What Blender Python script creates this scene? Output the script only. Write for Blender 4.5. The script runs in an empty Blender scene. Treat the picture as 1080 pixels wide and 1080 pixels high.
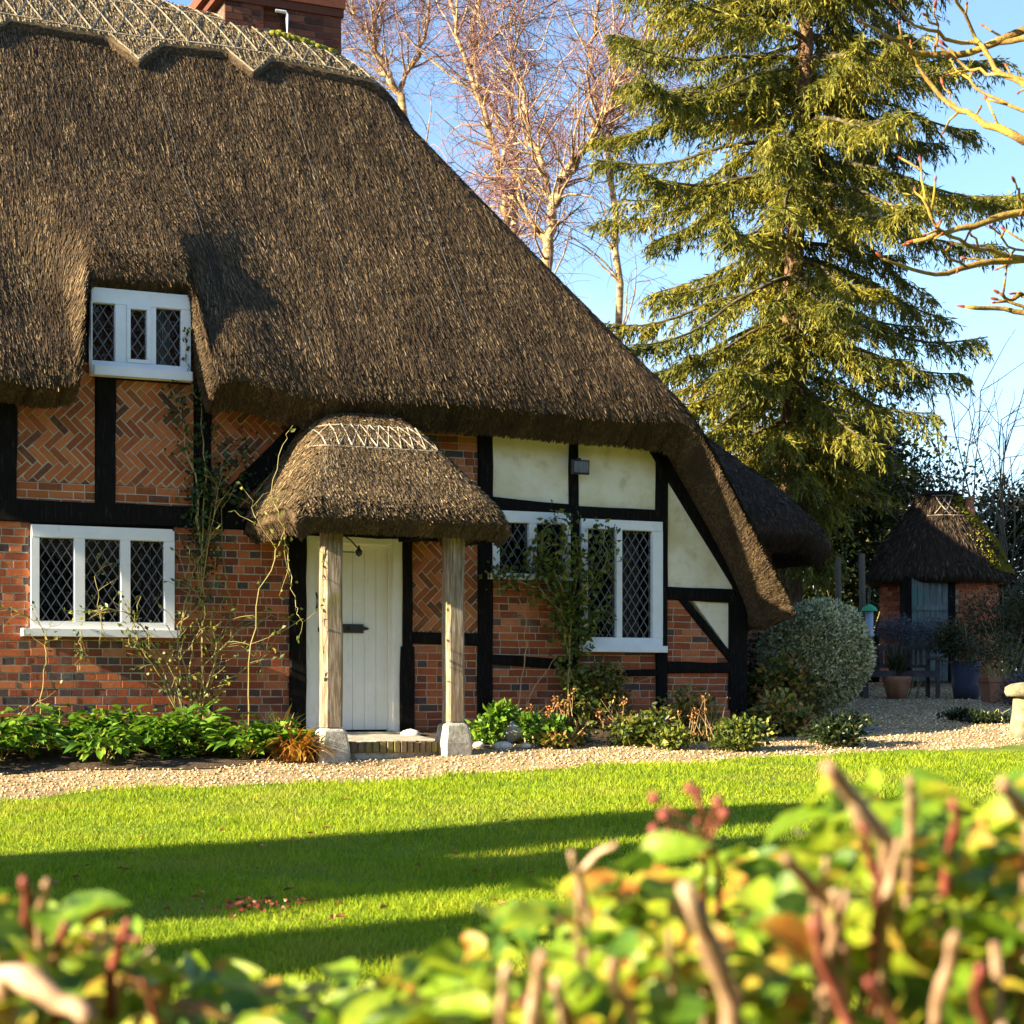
import bpy, math, random
import numpy as np
random.seed(7)
R = np.random.default_rng(7)
PI = math.pi
SC = bpy.context.scene
COL = SC.collection

# ------------------------------------------------------------------ layout
EYE = 1.1                       # camera height above the lane side of the lawn
FPX, HOR, CX = 2000.0, 740.0, 540.0
TH = math.radians(24)
U = np.array([math.cos(TH), math.sin(TH)]); V = np.array([-math.sin(TH), math.cos(TH)])
P0 = np.array([-1.6, 19.0])     # door on the facade line
HB = 0.36                       # base of the cottage below eye level

def l2w(s, y):
    s = np.asarray(s, float); y = np.asarray(y, float)
    return P0[0] + s*U[0] + y*V[0], P0[1] + s*U[1] + y*V[1]
def w2l(x, y):
    dx = np.asarray(x, float)-P0[0]; dy = np.asarray(y, float)-P0[1]
    return dx*U[0]+dy*U[1], dx*V[0]+dy*V[1]
GY = [-18, -8, -2.6, -1, 0, 3, 7, 14]
GA = [-.98, -.85, -.66, -.47, -.32, -.30, -.18, -.12]
GB = [.03, .035, .035, .03, .02, .03, .040, .040]
def gl(s, y):                   # ground height (world z) in cottage coordinates
    s = np.clip(s, -9, 13)
    return EYE + np.interp(y, GY, GA) + np.interp(y, GY, GB)*s + .012*np.sin(s*1.3+y*.7)
def gw(x, y):
    s, yy = w2l(x, y)
    return gl(s, yy)
def G(px, py):                  # photo point on the ground
    a = (px-CX)/FPX; b = (HOR-py)/FPX
    lo, hi = 2.0, 60.0
    for z in np.arange(3, 60, .05):
        if EYE+b*z < gw(a*z, z): hi = z; break
    return (a*hi, hi, float(gw(a*hi, hi)))
def at(px, py, z):
    return np.array([(px-CX)/FPX*z, z, EYE+(HOR-py)/FPX*z])
def F(px, py, Y=0.0):           # photo point on a plane parallel to the facade -> (s, h) in cottage coordinates
    a = (px-CX)/FPX
    # x = a*z ; v-component = Y
    z = (Y + P0[0]*V[0] + P0[1]*V[1]) / (a*V[0] + V[1])
    s, _ = w2l(a*z, z)
    return float(s), (HOR-py)/FPX*z + HB

# ------------------------------------------------------------------ materials
def nt(name):
    m = bpy.data.materials.new(name); m.use_nodes = True
    t = m.node_tree; t.nodes.clear()
    return m, t
def N(t, kind, **kw):
    n = t.nodes.new(kind)
    for k, v in kw.items():
        if k in n.inputs: n.inputs[k].default_value = v
        else: setattr(n, k, v)
    return n
def ramp(t, stops, fac):
    r = t.nodes.new('ShaderNodeValToRGB')
    e = r.color_ramp.elements
    while len(e) < len(stops): e.new(.5)
    for el, (p, c) in zip(e, stops):
        el.position = p; el.color = (*c, 1)
    t.links.new(fac, r.inputs['Fac'])
    return r.outputs['Color']
def mat(name, stops, scale=8, rough=.8, bump=0, bscale=None, attr=0.0, transl=0, spec=.3, stretch=(1,1,1), patch=None, detail=5, contrast=1, tint=None, dist=.02, uv=False):
    """colour from noise (and a per-face random number when attr > 0) through a ramp"""
    m, t = nt(name); Lk = t.links.new
    out = N(t, 'ShaderNodeOutputMaterial'); p = N(t, 'ShaderNodeBsdfPrincipled', Roughness=rough)
    p.inputs['Specular IOR Level'].default_value = spec
    tc = N(t, 'ShaderNodeTexCoord'); mp = N(t, 'ShaderNodeMapping'); mp.inputs['Scale'].default_value = stretch
    pm = N(t, 'ShaderNodeMapping'); pm.inputs['Scale'].default_value = patch[5] if patch and len(patch) > 5 else (1,1,1); Lk(tc.outputs['Object'], pm.inputs['Vector'])
    Lk(tc.outputs['UV' if uv else 'Object'], mp.inputs['Vector'])
    nz = N(t, 'ShaderNodeTexNoise', Scale=scale, Detail=detail, Roughness=.6); Lk(mp.outputs[0], nz.inputs['Vector'])
    mr = N(t, 'ShaderNodeMapRange'); Lk(nz.outputs['Fac'], mr.inputs['Value'])
    mr.inputs['From Min'].default_value = .5-.22/contrast; mr.inputs['From Max'].default_value = .5+.22/contrast
    fac = mr.outputs[0]
    if attr:
        at_ = N(t, 'ShaderNodeAttribute', attribute_name='rnd')
        mx = N(t, 'ShaderNodeMix', data_type='FLOAT'); mx.inputs[0].default_value = attr
        Lk(fac, mx.inputs[2]); Lk(at_.outputs['Fac'], mx.inputs[3]); fac = mx.outputs[0]
    c = ramp(t, stops, fac)
    if patch:                   # larger patches of another colour: (colour, scale, amount, lo, hi)
        pn = N(t, 'ShaderNodeTexNoise', Scale=patch[1], Detail=4); Lk(pm.outputs[0], pn.inputs['Vector'])
        pr = N(t, 'ShaderNodeMapRange'); Lk(pn.outputs['Fac'], pr.inputs['Value'])
        pr.inputs['From Min'].default_value = patch[3]; pr.inputs['From Max'].default_value = patch[4]; pr.inputs['To Max'].default_value = patch[2]
        mc = N(t, 'ShaderNodeMix', data_type='RGBA'); Lk(pr.outputs[0], mc.inputs[0]); Lk(c, mc.inputs[6]); mc.inputs[7].default_value = (*patch[0], 1)
        c = mc.outputs[2]
    Lk(c, p.inputs['Base Color'])
    if bump:
        bn = N(t, 'ShaderNodeTexNoise', Scale=bscale or scale*3, Detail=6, Roughness=.65); Lk(mp.outputs[0], bn.inputs['Vector'])
        b = N(t, 'ShaderNodeBump', Strength=bump, Distance=dist); Lk(bn.outputs['Fac'], b.inputs['Height']); Lk(b.outputs[0], p.inputs['Normal'])
    sh = p.outputs[0]
    if transl:
        tr = N(t, 'ShaderNodeBsdfTranslucent')
        if tint:
            mt = N(t, 'ShaderNodeMix', data_type='RGBA', blend_type='MULTIPLY'); mt.inputs[0].default_value = 1
            Lk(c, mt.inputs[6]); mt.inputs[7].default_value = (*tint, 1); Lk(mt.outputs[2], tr.inputs['Color'])
        else: Lk(c, tr.inputs['Color'])
        mx = N(t, 'ShaderNodeMixShader', Fac=transl); Lk(sh, mx.inputs[1]); Lk(tr.outputs[0], mx.inputs[2]); sh = mx.outputs[0]
    Lk(sh, out.inputs['Surface'])
    return m
def glass_mat():
    m, t = nt('window_glass'); Lk = t.links.new
    out = N(t, 'ShaderNodeOutputMaterial'); tr = N(t, 'ShaderNodeBsdfTransparent'); tr.inputs[0].default_value = (.8, .82, .8, 1)
    gl_ = N(t, 'ShaderNodeBsdfGlossy', Roughness=.03); fr = N(t, 'ShaderNodeFresnel', IOR=1.5)
    tc = N(t, 'ShaderNodeTexCoord'); nz = N(t, 'ShaderNodeTexNoise', Scale=5.0, Detail=1); Lk(tc.outputs['Object'], nz.inputs['Vector'])
    b = N(t, 'ShaderNodeBump', Strength=.25, Distance=.02); Lk(nz.outputs['Fac'], b.inputs['Height'])
    Lk(b.outputs[0], gl_.inputs['Normal'])
    mx = N(t, 'ShaderNodeMixShader'); Lk(fr.outputs[0], mx.inputs[0]); Lk(tr.outputs[0], mx.inputs[1]); Lk(gl_.outputs[0], mx.inputs[2])
    Lk(mx.outputs[0], out.inputs['Surface'])
    return m

M = {}
M['straw'] = mat('weathered_straw', [(0,(.014,.009,.004)),(.35,(.050,.031,.014)),(.66,(.118,.076,.036)),(.88,(.26,.178,.09)),(1,(.50,.38,.22))], 3, .75, attr=.66, contrast=.8, patch=((.040,.025,.012), 2.2, .8, .47, .64, (3.2,.4,.4)), spec=.25)
M['thatch'] = mat('thatch', [(0,(.02,.012,.006)),(.45,(.06,.038,.018)),(.75,(.12,.08,.04)),(1,(.24,.17,.09))], 1, .85, bump=.9, bscale=1, stretch=(42,9,9), dist=.05, spec=.2)
M['thatch_cut'] = mat('cut_reed', [(0,(.025,.015,.008)),(.5,(.085,.053,.027)),(1,(.20,.13,.07))], 30, .9, bump=1, bscale=60, dist=.03)
M['dark_thatch'] = mat('shaded_thatch', [(0,(.014,.009,.006)),(.6,(.036,.023,.014)),(1,(.09,.062,.04))], 1, .9, bump=.8, bscale=1, stretch=(40,9,9), dist=.04)  # shade over rear wing and hut put into a darker thatch colour
M['dark_straw'] = mat('shaded_straw', [(0,(.015,.010,.006)),(.7,(.05,.033,.02)),(1,(.17,.115,.075))], 3, .85, attr=.8)  # straws to match, with the same shade put into their colour
M['ridge_straw'] = mat('ridge_straw', [(0,(.09,.06,.03)),(.5,(.26,.19,.1)),(1,(.45,.36,.22))], 3, .8, attr=.7)
M['porch_straw'] = mat('porch_straw', [(0,(.03,.018,.008)),(.4,(.10,.064,.03)),(.75,(.24,.165,.085)),(1,(.48,.37,.21))], 3, .8, attr=.75, patch=((.06,.04,.02), 2.5, .6, .5, .68))
M['ligger'] = mat('hazel_rod', [(0,(.20,.155,.10)),(1,(.50,.43,.32))], 12, .7)
M['brick'] = mat('red_brick', [(0,(.035,.032,.032)),(.10,(.07,.06,.058)),(.20,(.15,.05,.03)),(.40,(.27,.062,.022)),(.7,(.42,.105,.032)),(1,(.54,.20,.085))], 25, .85, bump=.5, bscale=70, attr=.8, dist=.006, patch=((.30,.27,.22), 3.0, .35, .56, .75))
M['brick_dark'] = mat('dull_brick', [(0,(.06,.035,.025)),(.5,(.18,.055,.03)),(1,(.30,.10,.05))], 25, .85, bump=.5, bscale=70, attr=.8, dist=.006)
M['brick_old'] = mat('mossy_old_brick', [(0,(.10,.07,.045)),(.5,(.19,.125,.075)),(1,(.30,.21,.13))], 14, .9, bump=.6, bscale=50, attr=.2, dist=.008, patch=((.20,.18,.05), 6, .7, .48, .62))
M['brick_orange'] = mat('herringbone_brick', [(0,(.045,.03,.028)),(.10,(.11,.045,.025)),(.3,(.27,.075,.022)),(.7,(.42,.12,.032)),(1,(.52,.19,.065))], 25, .85, bump=.5, bscale=70, attr=.8, dist=.006, patch=((.27,.22,.06), 2.2, .4, .58, .75))
M['brick_chimney'] = mat('chimney_brick', [(0,(.04,.018,.013)),(.5,(.13,.04,.024)),(1,(.24,.08,.045))], 25, .9, bump=.5, bscale=60, attr=.7, dist=.006)
M['mortar'] = mat('lime_mortar', [(0,(.34,.27,.18)),(1,(.58,.50,.37))], 14, .95, bump=.6, bscale=60, dist=.005)
M['mortar_dim'] = mat('sooty_mortar', [(0,(.07,.05,.04)),(1,(.18,.13,.10))], 14, .95, bump=.6, bscale=60, dist=.005)
M['mortar_pale'] = mat('pale_mortar', [(0,(.42,.36,.27)),(1,(.62,.56,.45))], 14, .95, bump=.6, bscale=60, dist=.005)
M['timber'] = mat('black_timber', [(0,(.003,.0026,.0024)),(.7,(.009,.0075,.0065)),(1,(.035,.028,.022))], 6, .85, spec=.12, bump=.6, bscale=14, stretch=(8,8,1.2), dist=.012)
M['plaster'] = mat('limewash_plaster', [(0,(.62,.52,.34)),(.4,(.83,.735,.545)),(1,(.90,.82,.66))], 5, .9, bump=.35, bscale=7, dist=.03, patch=((.52,.40,.12), 1.6, .6, .47, .68))
M['white'] = mat('white_paint', [(0,(.76,.77,.78)),(1,(.84,.84,.84))], 6, .35, bump=.05, bscale=30, spec=.5, patch=((.55,.52,.44), 9, .35, .62, .78))
M['cream'] = mat('cream_door_paint', [(0,(.78,.75,.66)),(1,(.86,.84,.77))], 5, .4, patch=((.46,.42,.32), 6, .4, .6, .8, (3,3,.7)), bump=.06, bscale=30, spec=.45)
M['oldwood'] = mat('weathered_oak', [(0,(.10,.065,.04)),(.5,(.26,.19,.125)),(1,(.50,.42,.32))], 5, .8, bump=.7, bscale=12, stretch=(9,9,.8), dist=.012, patch=((.16,.17,.03), 2.5, .6, .55, .7))
M['stone'] = mat('staddle_stone', [(0,(.22,.2,.16)),(.5,(.42,.39,.33)),(1,(.62,.58,.5))], 9, .9, bump=.7, bscale=25, dist=.02, patch=((.2,.21,.05), 4, .5, .55, .7))
M['oldstone'] = mat('mossy_grey_stone', [(0,(.10,.09,.06)),(.5,(.24,.21,.13)),(1,(.40,.36,.24))], 9, .9, bump=.7, bscale=25, dist=.02, patch=((.12,.13,.03), 5, .6, .5, .65))
M['palestone'] = mat('pale_flint', [(0,(.35,.31,.25)),(1,(.68,.64,.56))], 14, .85, bump=.6, bscale=25, dist=.01)
M['iron'] = mat('black_iron', [(0,(.01,.01,.01)),(1,(.025,.024,.022))], 20, .5, bump=.2, bscale=60, spec=.5)
M['lead'] = mat('lead_came', [(0,(.07,.07,.078)),(1,(.19,.195,.21))], 20, .55, spec=.4)
M['glass'] = glass_mat()
M['room'] = mat('room_darkness', [(0,(.006,.0055,.005)),(1,(.014,.012,.010))], 2, .9, spec=.1)  # darkness of the unlit rooms put into a near-black colour
M['curtain'] = mat('plum_curtain', [(0,(.10,.06,.075)),(1,(.22,.14,.15))], 6, .9)
M['net'] = mat('pale_curtain', [(0,(.35,.32,.28)),(1,(.55,.52,.48))], 6, .9)
M['moss'] = mat('moss', [(0,(.10,.12,.012)),(1,(.34,.30,.03))], 30, .95, bump=.8, bscale=60, dist=.02)
M['pipe'] = mat('white_pipe', [(0,(.55,.55,.56)),(1,(.7,.7,.7))], 4, .4)
M['soil'] = mat('soil', [(0,(.035,.022,.014)),(1,(.11,.075,.045))], 14, .95, bump=.9, bscale=30, dist=.04)
M['lawn'] = mat('lawn_turf', [(0,(.07,.11,.006)),(.5,(.12,.17,.009)),(1,(.20,.23,.015))], 3.5, .95, bump=.6, bscale=60, dist=.02)
M['grass'] = mat('grass_blades', [(0,(.10,.19,.005)),(.45,(.22,.32,.007)),(.8,(.35,.41,.012)),(1,(.48,.43,.05))], 1.4, .7, attr=.55, patch=((.34,.30,.06), .9, .45, .52, .72), transl=.35, spec=.25, contrast=1.2)
M['gravel'] = mat('gravel_bed', [(0,(.17,.11,.055)),(.5,(.38,.27,.14)),(1,(.60,.47,.28))], 55, .95, bump=1, bscale=45, dist=.03, patch=((.13,.09,.055), 1.3, .5, .52, .7))
M['pebble'] = mat('flint_pebble', [(0,(.18,.11,.05)),(.4,(.44,.31,.16)),(.8,(.68,.54,.33)),(1,(.80,.73,.58))], 3, .8, attr=.85)
M['bark'] = mat('spruce_bark', [(0,(.06,.035,.02)),(.5,(.17,.095,.05)),(1,(.34,.21,.12))], 6, .9, bump=.9, bscale=12, stretch=(3,3,1), dist=.04)
M['needle'] = mat('spruce_needles', [(0,(.030,.045,.010)),(.3,(.09,.105,.014)),(.65,(.23,.21,.020)),(1,(.42,.32,.04))], .9, .6, attr=.55, transl=.25, spec=.3, contrast=1.4)
M['limb'] = mat('spruce_limbs', [(0,(.03,.024,.014)),(.6,(.085,.07,.035)),(1,(.2,.17,.09))], 6, .9)
M['birch'] = mat('birch_bark', [(0,(.08,.05,.03)),(.4,(.28,.18,.08)),(.75,(.48,.35,.18)),(1,(.68,.56,.38))], 2.5, .7, bump=.4, bscale=8, stretch=(2,2,4))
M['twig'] = mat('birch_twigs', [(0,(.09,.055,.075)),(.5,(.165,.09,.105)),(1,(.30,.13,.085))], .8, .7, attr=.6)
M['goldbark'] = mat('sunlit_bark', [(0,(.13,.065,.015)),(.5,(.27,.165,.035)),(1,(.40,.29,.09))], 9, .7, bump=.9, bscale=40, patch=((.50,.36,.04), 5, .6, .5, .65))  # yellow sunlight on the branches put into bark colour and patches
M['bud'] = mat('red_buds', [(0,(.20,.035,.02)),(1,(.32,.08,.035))], 20, .5)
M['greywood'] = mat('grey_garden_timber', [(0,(.07,.055,.04)),(1,(.19,.16,.12))], 5, .85, bump=.5, bscale=14, stretch=(6,6,1))
M['benchwood'] = mat('dark_bench_timber', [(0,(.035,.028,.026)),(1,(.10,.085,.08))], 6, .85, bump=.4, bscale=20)
M['door_teal'] = mat('faded_green_planks', [(0,(.07,.095,.09)),(.6,(.14,.17,.16)),(1,(.24,.25,.23))], 5, .8, bump=.4, bscale=14, stretch=(9,9,1), patch=((.05,.17,.12), 2, .7, .5, .7))
M['terracotta'] = mat('terracotta', [(0,(.22,.09,.045)),(1,(.42,.19,.10))], 7, .85, bump=.3, bscale=25, patch=((.3,.26,.2), 5, .5, .55, .7))
M['blueglaze'] = mat('blue_glazed_clay', [(0,(.028,.035,.065)),(1,(.06,.07,.12))], 5, .35, spec=.5)
M['feeder'] = mat('pale_blue_plastic', [(0,(.30,.42,.60)),(1,(.5,.58,.7))], 6, .5)
M['feedergreen'] = mat('green_plastic', [(0,(.03,.30,.12)),(1,(.06,.4,.18))], 6, .5)
M['slate'] = mat('blue_grey_slab', [(0,(.12,.13,.17)),(1,(.22,.23,.28))], 9, .7)
M['stem'] = mat('green_brown_stems', [(0,(.14,.10,.035)),(.5,(.30,.25,.08)),(1,(.45,.38,.16))], 4, .7, attr=.4)
M['drystem'] = mat('dry_stems', [(0,(.22,.12,.05)),(1,(.52,.36,.18))], 4, .8, attr=.5)
def leafmat(name, stops, **k):
    d = dict(scale=3, rough=.45, attr=.75, transl=.35, spec=.45); d.update(k)
    return mat(name, stops, **d)
M['leaf_bed'] = leafmat('broad_green_leaves', [(0,(.03,.08,.008)),(.4,(.09,.21,.014)),(.78,(.20,.33,.025)),(.93,(.44,.42,.05)),(1,(.40,.26,.06))])
M['leaf_rose'] = leafmat('rose_leaves', [(0,(.03,.06,.012)),(.45,(.09,.13,.018)),(.8,(.22,.24,.03)),(1,(.42,.36,.05))])
M['leaf_ivy'] = leafmat('ivy_leaves', [(0,(.012,.03,.008)),(.6,(.035,.075,.015)),(1,(.10,.14,.025))])
M['leaf_amber'] = leafmat('amber_dying_leaves', [(0,(.16,.055,.01)),(.4,(.36,.15,.02)),(.8,(.55,.29,.04)),(1,(.5,.42,.06))], rough=.6)
M['leaf_mixed'] = leafmat('autumn_mixed_leaves', [(0,(.03,.05,.01)),(.35,(.09,.13,.02)),(.55,(.24,.24,.03)),(.70,(.38,.27,.09)),(.85,(.36,.17,.04)),(1,(.40,.09,.02))])
M['leaf_dark'] = leafmat('dark_evergreen_leaves', [(0,(.008,.018,.006)),(.6,(.025,.045,.012)),(.9,(.07,.09,.018)),(1,(.16,.15,.03))], rough=.35)
M['leaf_holly'] = leafmat('holly_leaves', [(0,(.012,.025,.006)),(.5,(.04,.06,.012)),(.85,(.15,.15,.03)),(1,(.34,.28,.06))], rough=.35)
M['leaf_var'] = leafmat('variegated_leaves', [(0,(.03,.045,.02)),(.25,(.13,.16,.06)),(.5,(.48,.48,.27)),(1,(.86,.82,.56))], rough=.5)
M['leaf_grey'] = leafmat('grey_lavender_leaves', [(0,(.05,.055,.065)),(.6,(.13,.135,.15)),(1,(.25,.25,.27))], rough=.7)
M['leaf_olive'] = leafmat('olive_shade_leaves', [(0,(.02,.026,.01)),(.6,(.06,.065,.02)),(1,(.17,.13,.05))])
M['leaf_hedge'] = leafmat('hedge_leaves', [(0,(.03,.085,.010)),(.25,(.09,.19,.014)),(.45,(.24,.36,.018)),(.66,(.38,.43,.028)),(.74,(.48,.34,.05)),(.84,(.46,.18,.03)),(1,(.15,.05,.02))], rough=.4, transl=.42, bump=.5, bscale=70, scale=32, attr=.62, dist=.004)
M['cut_wood'] = mat('cut_hedge_twig', [(0,(.16,.085,.045)),(.5,(.36,.22,.13)),(1,(.60,.44,.30))], 22, .7, bump=.4, bscale=40, dist=.004)
M['red_twig'] = mat('red_hedge_twig', [(0,(.16,.035,.025)),(.6,(.27,.07,.05)),(1,(.40,.2,.14))], 14, .5)
M['red_leaf'] = leafmat('dark_red_fallen_leaves', [(0,(.08,.012,.01)),(.6,(.2,.035,.02)),(1,(.36,.14,.05))], transl=.15)
M['brown_leaf'] = leafmat('brown_fallen_leaves', [(0,(.25,.09,.02)),(1,(.5,.25,.08))], transl=.15, rough=.7)

# ------------------------------------------------------------------ mesh building
def np_obj(name, verts, facesets, m, parent=None, rnd=None, smooth=False, mats=None, midx=None):
    """verts (n,3); facesets list of (k,arity) int arrays; rnd one float per face"""
    me = bpy.data.meshes.new(name)
    verts = np.asarray(verts, dtype=np.float32)
    fs = [np.asarray(f, dtype=np.int32) for f in facesets if len(f)]
    me.vertices.add(len(verts)); me.vertices.foreach_set('co', verts.ravel())
    loops = np.concatenate([f.ravel() for f in fs]) if fs else np.zeros(0, np.int32)
    tot = np.concatenate([np.full(len(f), f.shape[1], np.int32) for f in fs])
    start = np.concatenate([[0], np.cumsum(tot)[:-1]]).astype(np.int32)
    me.loops.add(len(loops)); me.loops.foreach_set('vertex_index', loops)
    me.polygons.add(len(tot)); me.polygons.foreach_set('loop_start', start); me.polygons.foreach_set('loop_total', tot)
    if smooth: me.polygons.foreach_set('use_smooth', np.ones(len(tot), bool))
    for x in (mats or [m]): me.materials.append(x)
    if midx is not None: me.polygons.foreach_set('material_index', np.asarray(midx, np.int32))
    if rnd is not None:
        a = me.attributes.new('rnd', 'FLOAT', 'FACE'); a.data.foreach_set('value', np.asarray(rnd, np.float32))
    me.update(calc_edges=True); me.validate()
    o = bpy.data.objects.new(name, me); COL.objects.link(o)
    if parent is not None: o.parent = parent
    return o

class MB:
    def __init__(s): s.v = []; s.f = []; s.r = []
    def poly(s, pts, r=None):
        b = len(s.v); s.v += [tuple(map(float, p)) for p in pts]
        s.f.append(tuple(range(b, b+len(pts)))); s.r.append(random.random() if r is None else r)
    def faces(s, pts, fs, r=None):
        b = len(s.v); s.v += [tuple(map(float, p)) for p in pts]; r = random.random() if r is None else r
        for f in fs: s.f.append(tuple(b+i for i in f)); s.r.append(r)
    def box(s, x0, x1, y0, y1, z0, z1, r=None, bev=0.0):
        if bev <= 0:
            p = [(x0,y0,z0),(x1,y0,z0),(x1,y1,z0),(x0,y1,z0),(x0,y0,z1),(x1,y0,z1),(x1,y1,z1),(x0,y1,z1)]
            s.faces(p, [(0,3,2,1),(4,5,6,7),(0,1,5,4),(1,2,6,5),(2,3,7,6),(3,0,4,7)], r)
        else:
            s.prism([(x0,z0),(x1,z0),(x1,z1),(x0,z1)], y0, y1, r, bev)
    def prism(s, poly, y0, y1, r=None, bev=0.0):
        """polygon in (x,z) extruded from y0 (front) to y1 with a chamfer round the front edge"""
        n = len(poly); cx = sum(p[0] for p in poly)/n; cz = sum(p[1] for p in poly)/n
        pts = []
        if bev:
            for x, z in poly:
                d = math.hypot(x-cx, z-cz) or 1; k = min(.4, bev*1.4/d)
                pts.append((x+(cx-x)*k, y0, z+(cz-z)*k))
            pts += [(x, y0+bev, z) for x, z in poly]; pts += [(x, y1, z) for x, z in poly]; L = 3
        else:
            pts = [(x, y0, z) for x, z in poly]+[(x, y1, z) for x, z in poly]; L = 2
        fs = [tuple(range(n)), tuple(reversed(range((L-1)*n, L*n)))]
        for l in range(L-1):
            for i in range(n):
                j = (i+1) % n; fs.append((l*n+i, (l+1)*n+i, (l+1)*n+j, l*n+j))
        s.faces(pts, fs, r)
    def beam(s, a, b, w, y0, y1, w2=None, r=None, wob=.006):
        """squared timber between two facade points, slightly crooked"""
        (x0, z0), (x1, z1) = a, b; w2 = w2 or w
        L = math.hypot(x1-x0, z1-z0); nx, nz = -(z1-z0)/L, (x1-x0)/L
        n = max(2, int(L/.25)); lo = []; hi = []
        for i in range(n+1):
            t = i/n; ww = w+(w2-w)*t
            px, pz = x0+(x1-x0)*t, z0+(z1-z0)*t
            e1, e2 = random.uniform(-wob, wob), random.uniform(-wob, wob)
            lo.append((px-nx*(ww/2+e1), pz-nz*(ww/2+e1))); hi.append((px+nx*(ww/2+e2), pz+nz*(ww/2+e2)))
        c = .012
        for i in range(n):
            q = [lo[i], lo[i+1], hi[i+1], hi[i]]
            def ins(p, o): return (p[0]+(o[0]-p[0])*c/ww, p[1]+(o[1]-p[1])*c/ww)
            f = [ins(lo[i],hi[i]), ins(lo[i+1],hi[i+1]), ins(hi[i+1],lo[i+1]), ins(hi[i],lo[i])]
            P = [(x,y0,z) for x,z in f]+[(x,y0+c,z) for x,z in q]+[(x,y1,z) for x,z in q]
            fs = [(0,1,2,3),(0,4,5,1),(2,6,7,3),(4,8,9,5),(6,10,11,7)]
            if i == 0: fs += [(0,3,7,4),(4,7,11,8)]
            if i == n-1: fs += [(1,5,6,2),(5,9,10,6)]
            s.faces(P, fs, r)
    def tube(s, path, rad, k=6, r=None, cap=True):
        path = np.asarray(path, float); n = len(path); rad = np.broadcast_to(np.asarray(rad, float), (n,))
        tan = np.gradient(path, axis=0); tan /= (np.linalg.norm(tan, axis=1, keepdims=True)+1e-9)
        ref = np.array([0,0,1.]) if abs(tan[0][2]) < .9 else np.array([1.,0,0])
        b = len(s.v); r = random.random() if r is None else r
        for i in range(n):
            a = np.cross(tan[i], ref); a /= (np.linalg.norm(a)+1e-9); c = np.cross(tan[i], a)
            for j in range(k):
                th = 2*PI*j/k; p = path[i]+(a*math.cos(th)+c*math.sin(th))*rad[i]; s.v.append(tuple(p))
        for i in range(n-1):
            for j in range(k):
                jj = (j+1) % k; s.f.append((b+i*k+j, b+i*k+jj, b+(i+1)*k+jj, b+(i+1)*k+j)); s.r.append(r)
        if cap:
            s.f.append(tuple(b+j for j in reversed(range(k)))); s.r.append(r)
            s.f.append(tuple(b+(n-1)*k+j for j in range(k))); s.r.append(r)
    def lathe(s, prof, k=24, c=(0,0,0), jit=0, r=None):
        """(radius, z) profile turned round the vertical axis"""
        b = len(s.v); r = random.random() if r is None else r
        for i, (rr, z) in enumerate(prof):
            for j in range(k):
                q = rr*(1+random.uniform(-jit, jit)); th = 2*PI*j/k
                s.v.append((c[0]+q*math.cos(th), c[1]+q*math.sin(th), c[2]+z))
        for i in range(len(prof)-1):
            for j in range(k):
                jj = (j+1) % k; s.f.append((b+i*k+j, b+i*k+jj, b+(i+1)*k+jj, b+(i+1)*k+j)); s.r.append(r)
        s.f.append(tuple(b+j for j in reversed(range(k)))); s.r.append(r)
        s.f.append(tuple(b+(len(prof)-1)*k+j for j in range(k))); s.r.append(r)
    def build(s, name, m, parent=None, smooth=False):
        me = bpy.data.meshes.new(name); me.from_pydata(s.v, [], s.f); me.materials.append(m)
        a = me.attributes.new('rnd', 'FLOAT', 'FACE'); a.data.foreach_set('value', np.asarray(s.r, np.float32))
        if smooth: me.polygons.foreach_set('use_smooth', np.ones(len(s.f), bool))
        me.update()
        o = bpy.data.objects.new(name, me); COL.objects.link(o)
        if parent is not None: o.parent = parent
        return o

def thing(name, label, cat, loc=(0,0,0), rz=0, group=None):
    o = bpy.data.objects.new(name, None); COL.objects.link(o); o.empty_display_size = .2
    o.location = tuple(float(v) for v in loc); o.rotation_euler = (0,0,rz)
    o['label'] = label; o['category'] = cat
    if group: o['group'] = group
    return o
def tag(o, label, cat, group=None, loc=None):
    o['label'] = label; o['category'] = cat
    if group: o['group'] = group
    if loc is not None: o.location = tuple(float(v) for v in loc)
    return o
def struct(o, kind='structure'): o['kind'] = kind; return o

def unit(a): return a/(np.linalg.norm(a, axis=-1, keepdims=True)+1e-9)
def rdir(n): return unit(R.normal(size=(n,3)))
def leaves(P, D, L, W, fold=.25, nrm=None):
    """folded lozenge leaves: arrays of verts and triangle faces (one random number per leaf)"""
    n = len(P); L = np.broadcast_to(L, (n,))[:,None]; W = np.broadcast_to(W, (n,))[:,None]
    D = unit(D); S = unit(np.cross(D, rdir(n) if nrm is None else nrm)); Nn = np.cross(S, D)
    b = P; t = P+D*L; m = P+D*L*.45
    l = m-S*W*.5+Nn*W*fold; r = m+S*W*.5+Nn*W*fold
    v = np.stack([b, r, t, l], 1).reshape(-1,3)
    i = np.arange(n)[:,None]*4
    f = np.stack([i+np.array([0,1,2]), i+np.array([0,2,3])], 1).reshape(-1,3)
    return v, f, np.repeat(R.random(n), 2)
def leaf_obj(name, P, D, L, W, m, parent=None, fold=.25, rnd=None, nrm=None):
    v, f, r = leaves(np.asarray(P), np.asarray(D), L, W, fold, nrm)
    return np_obj(name, v, [f], m, parent, r if rnd is None else np.repeat(rnd, 2))
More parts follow.
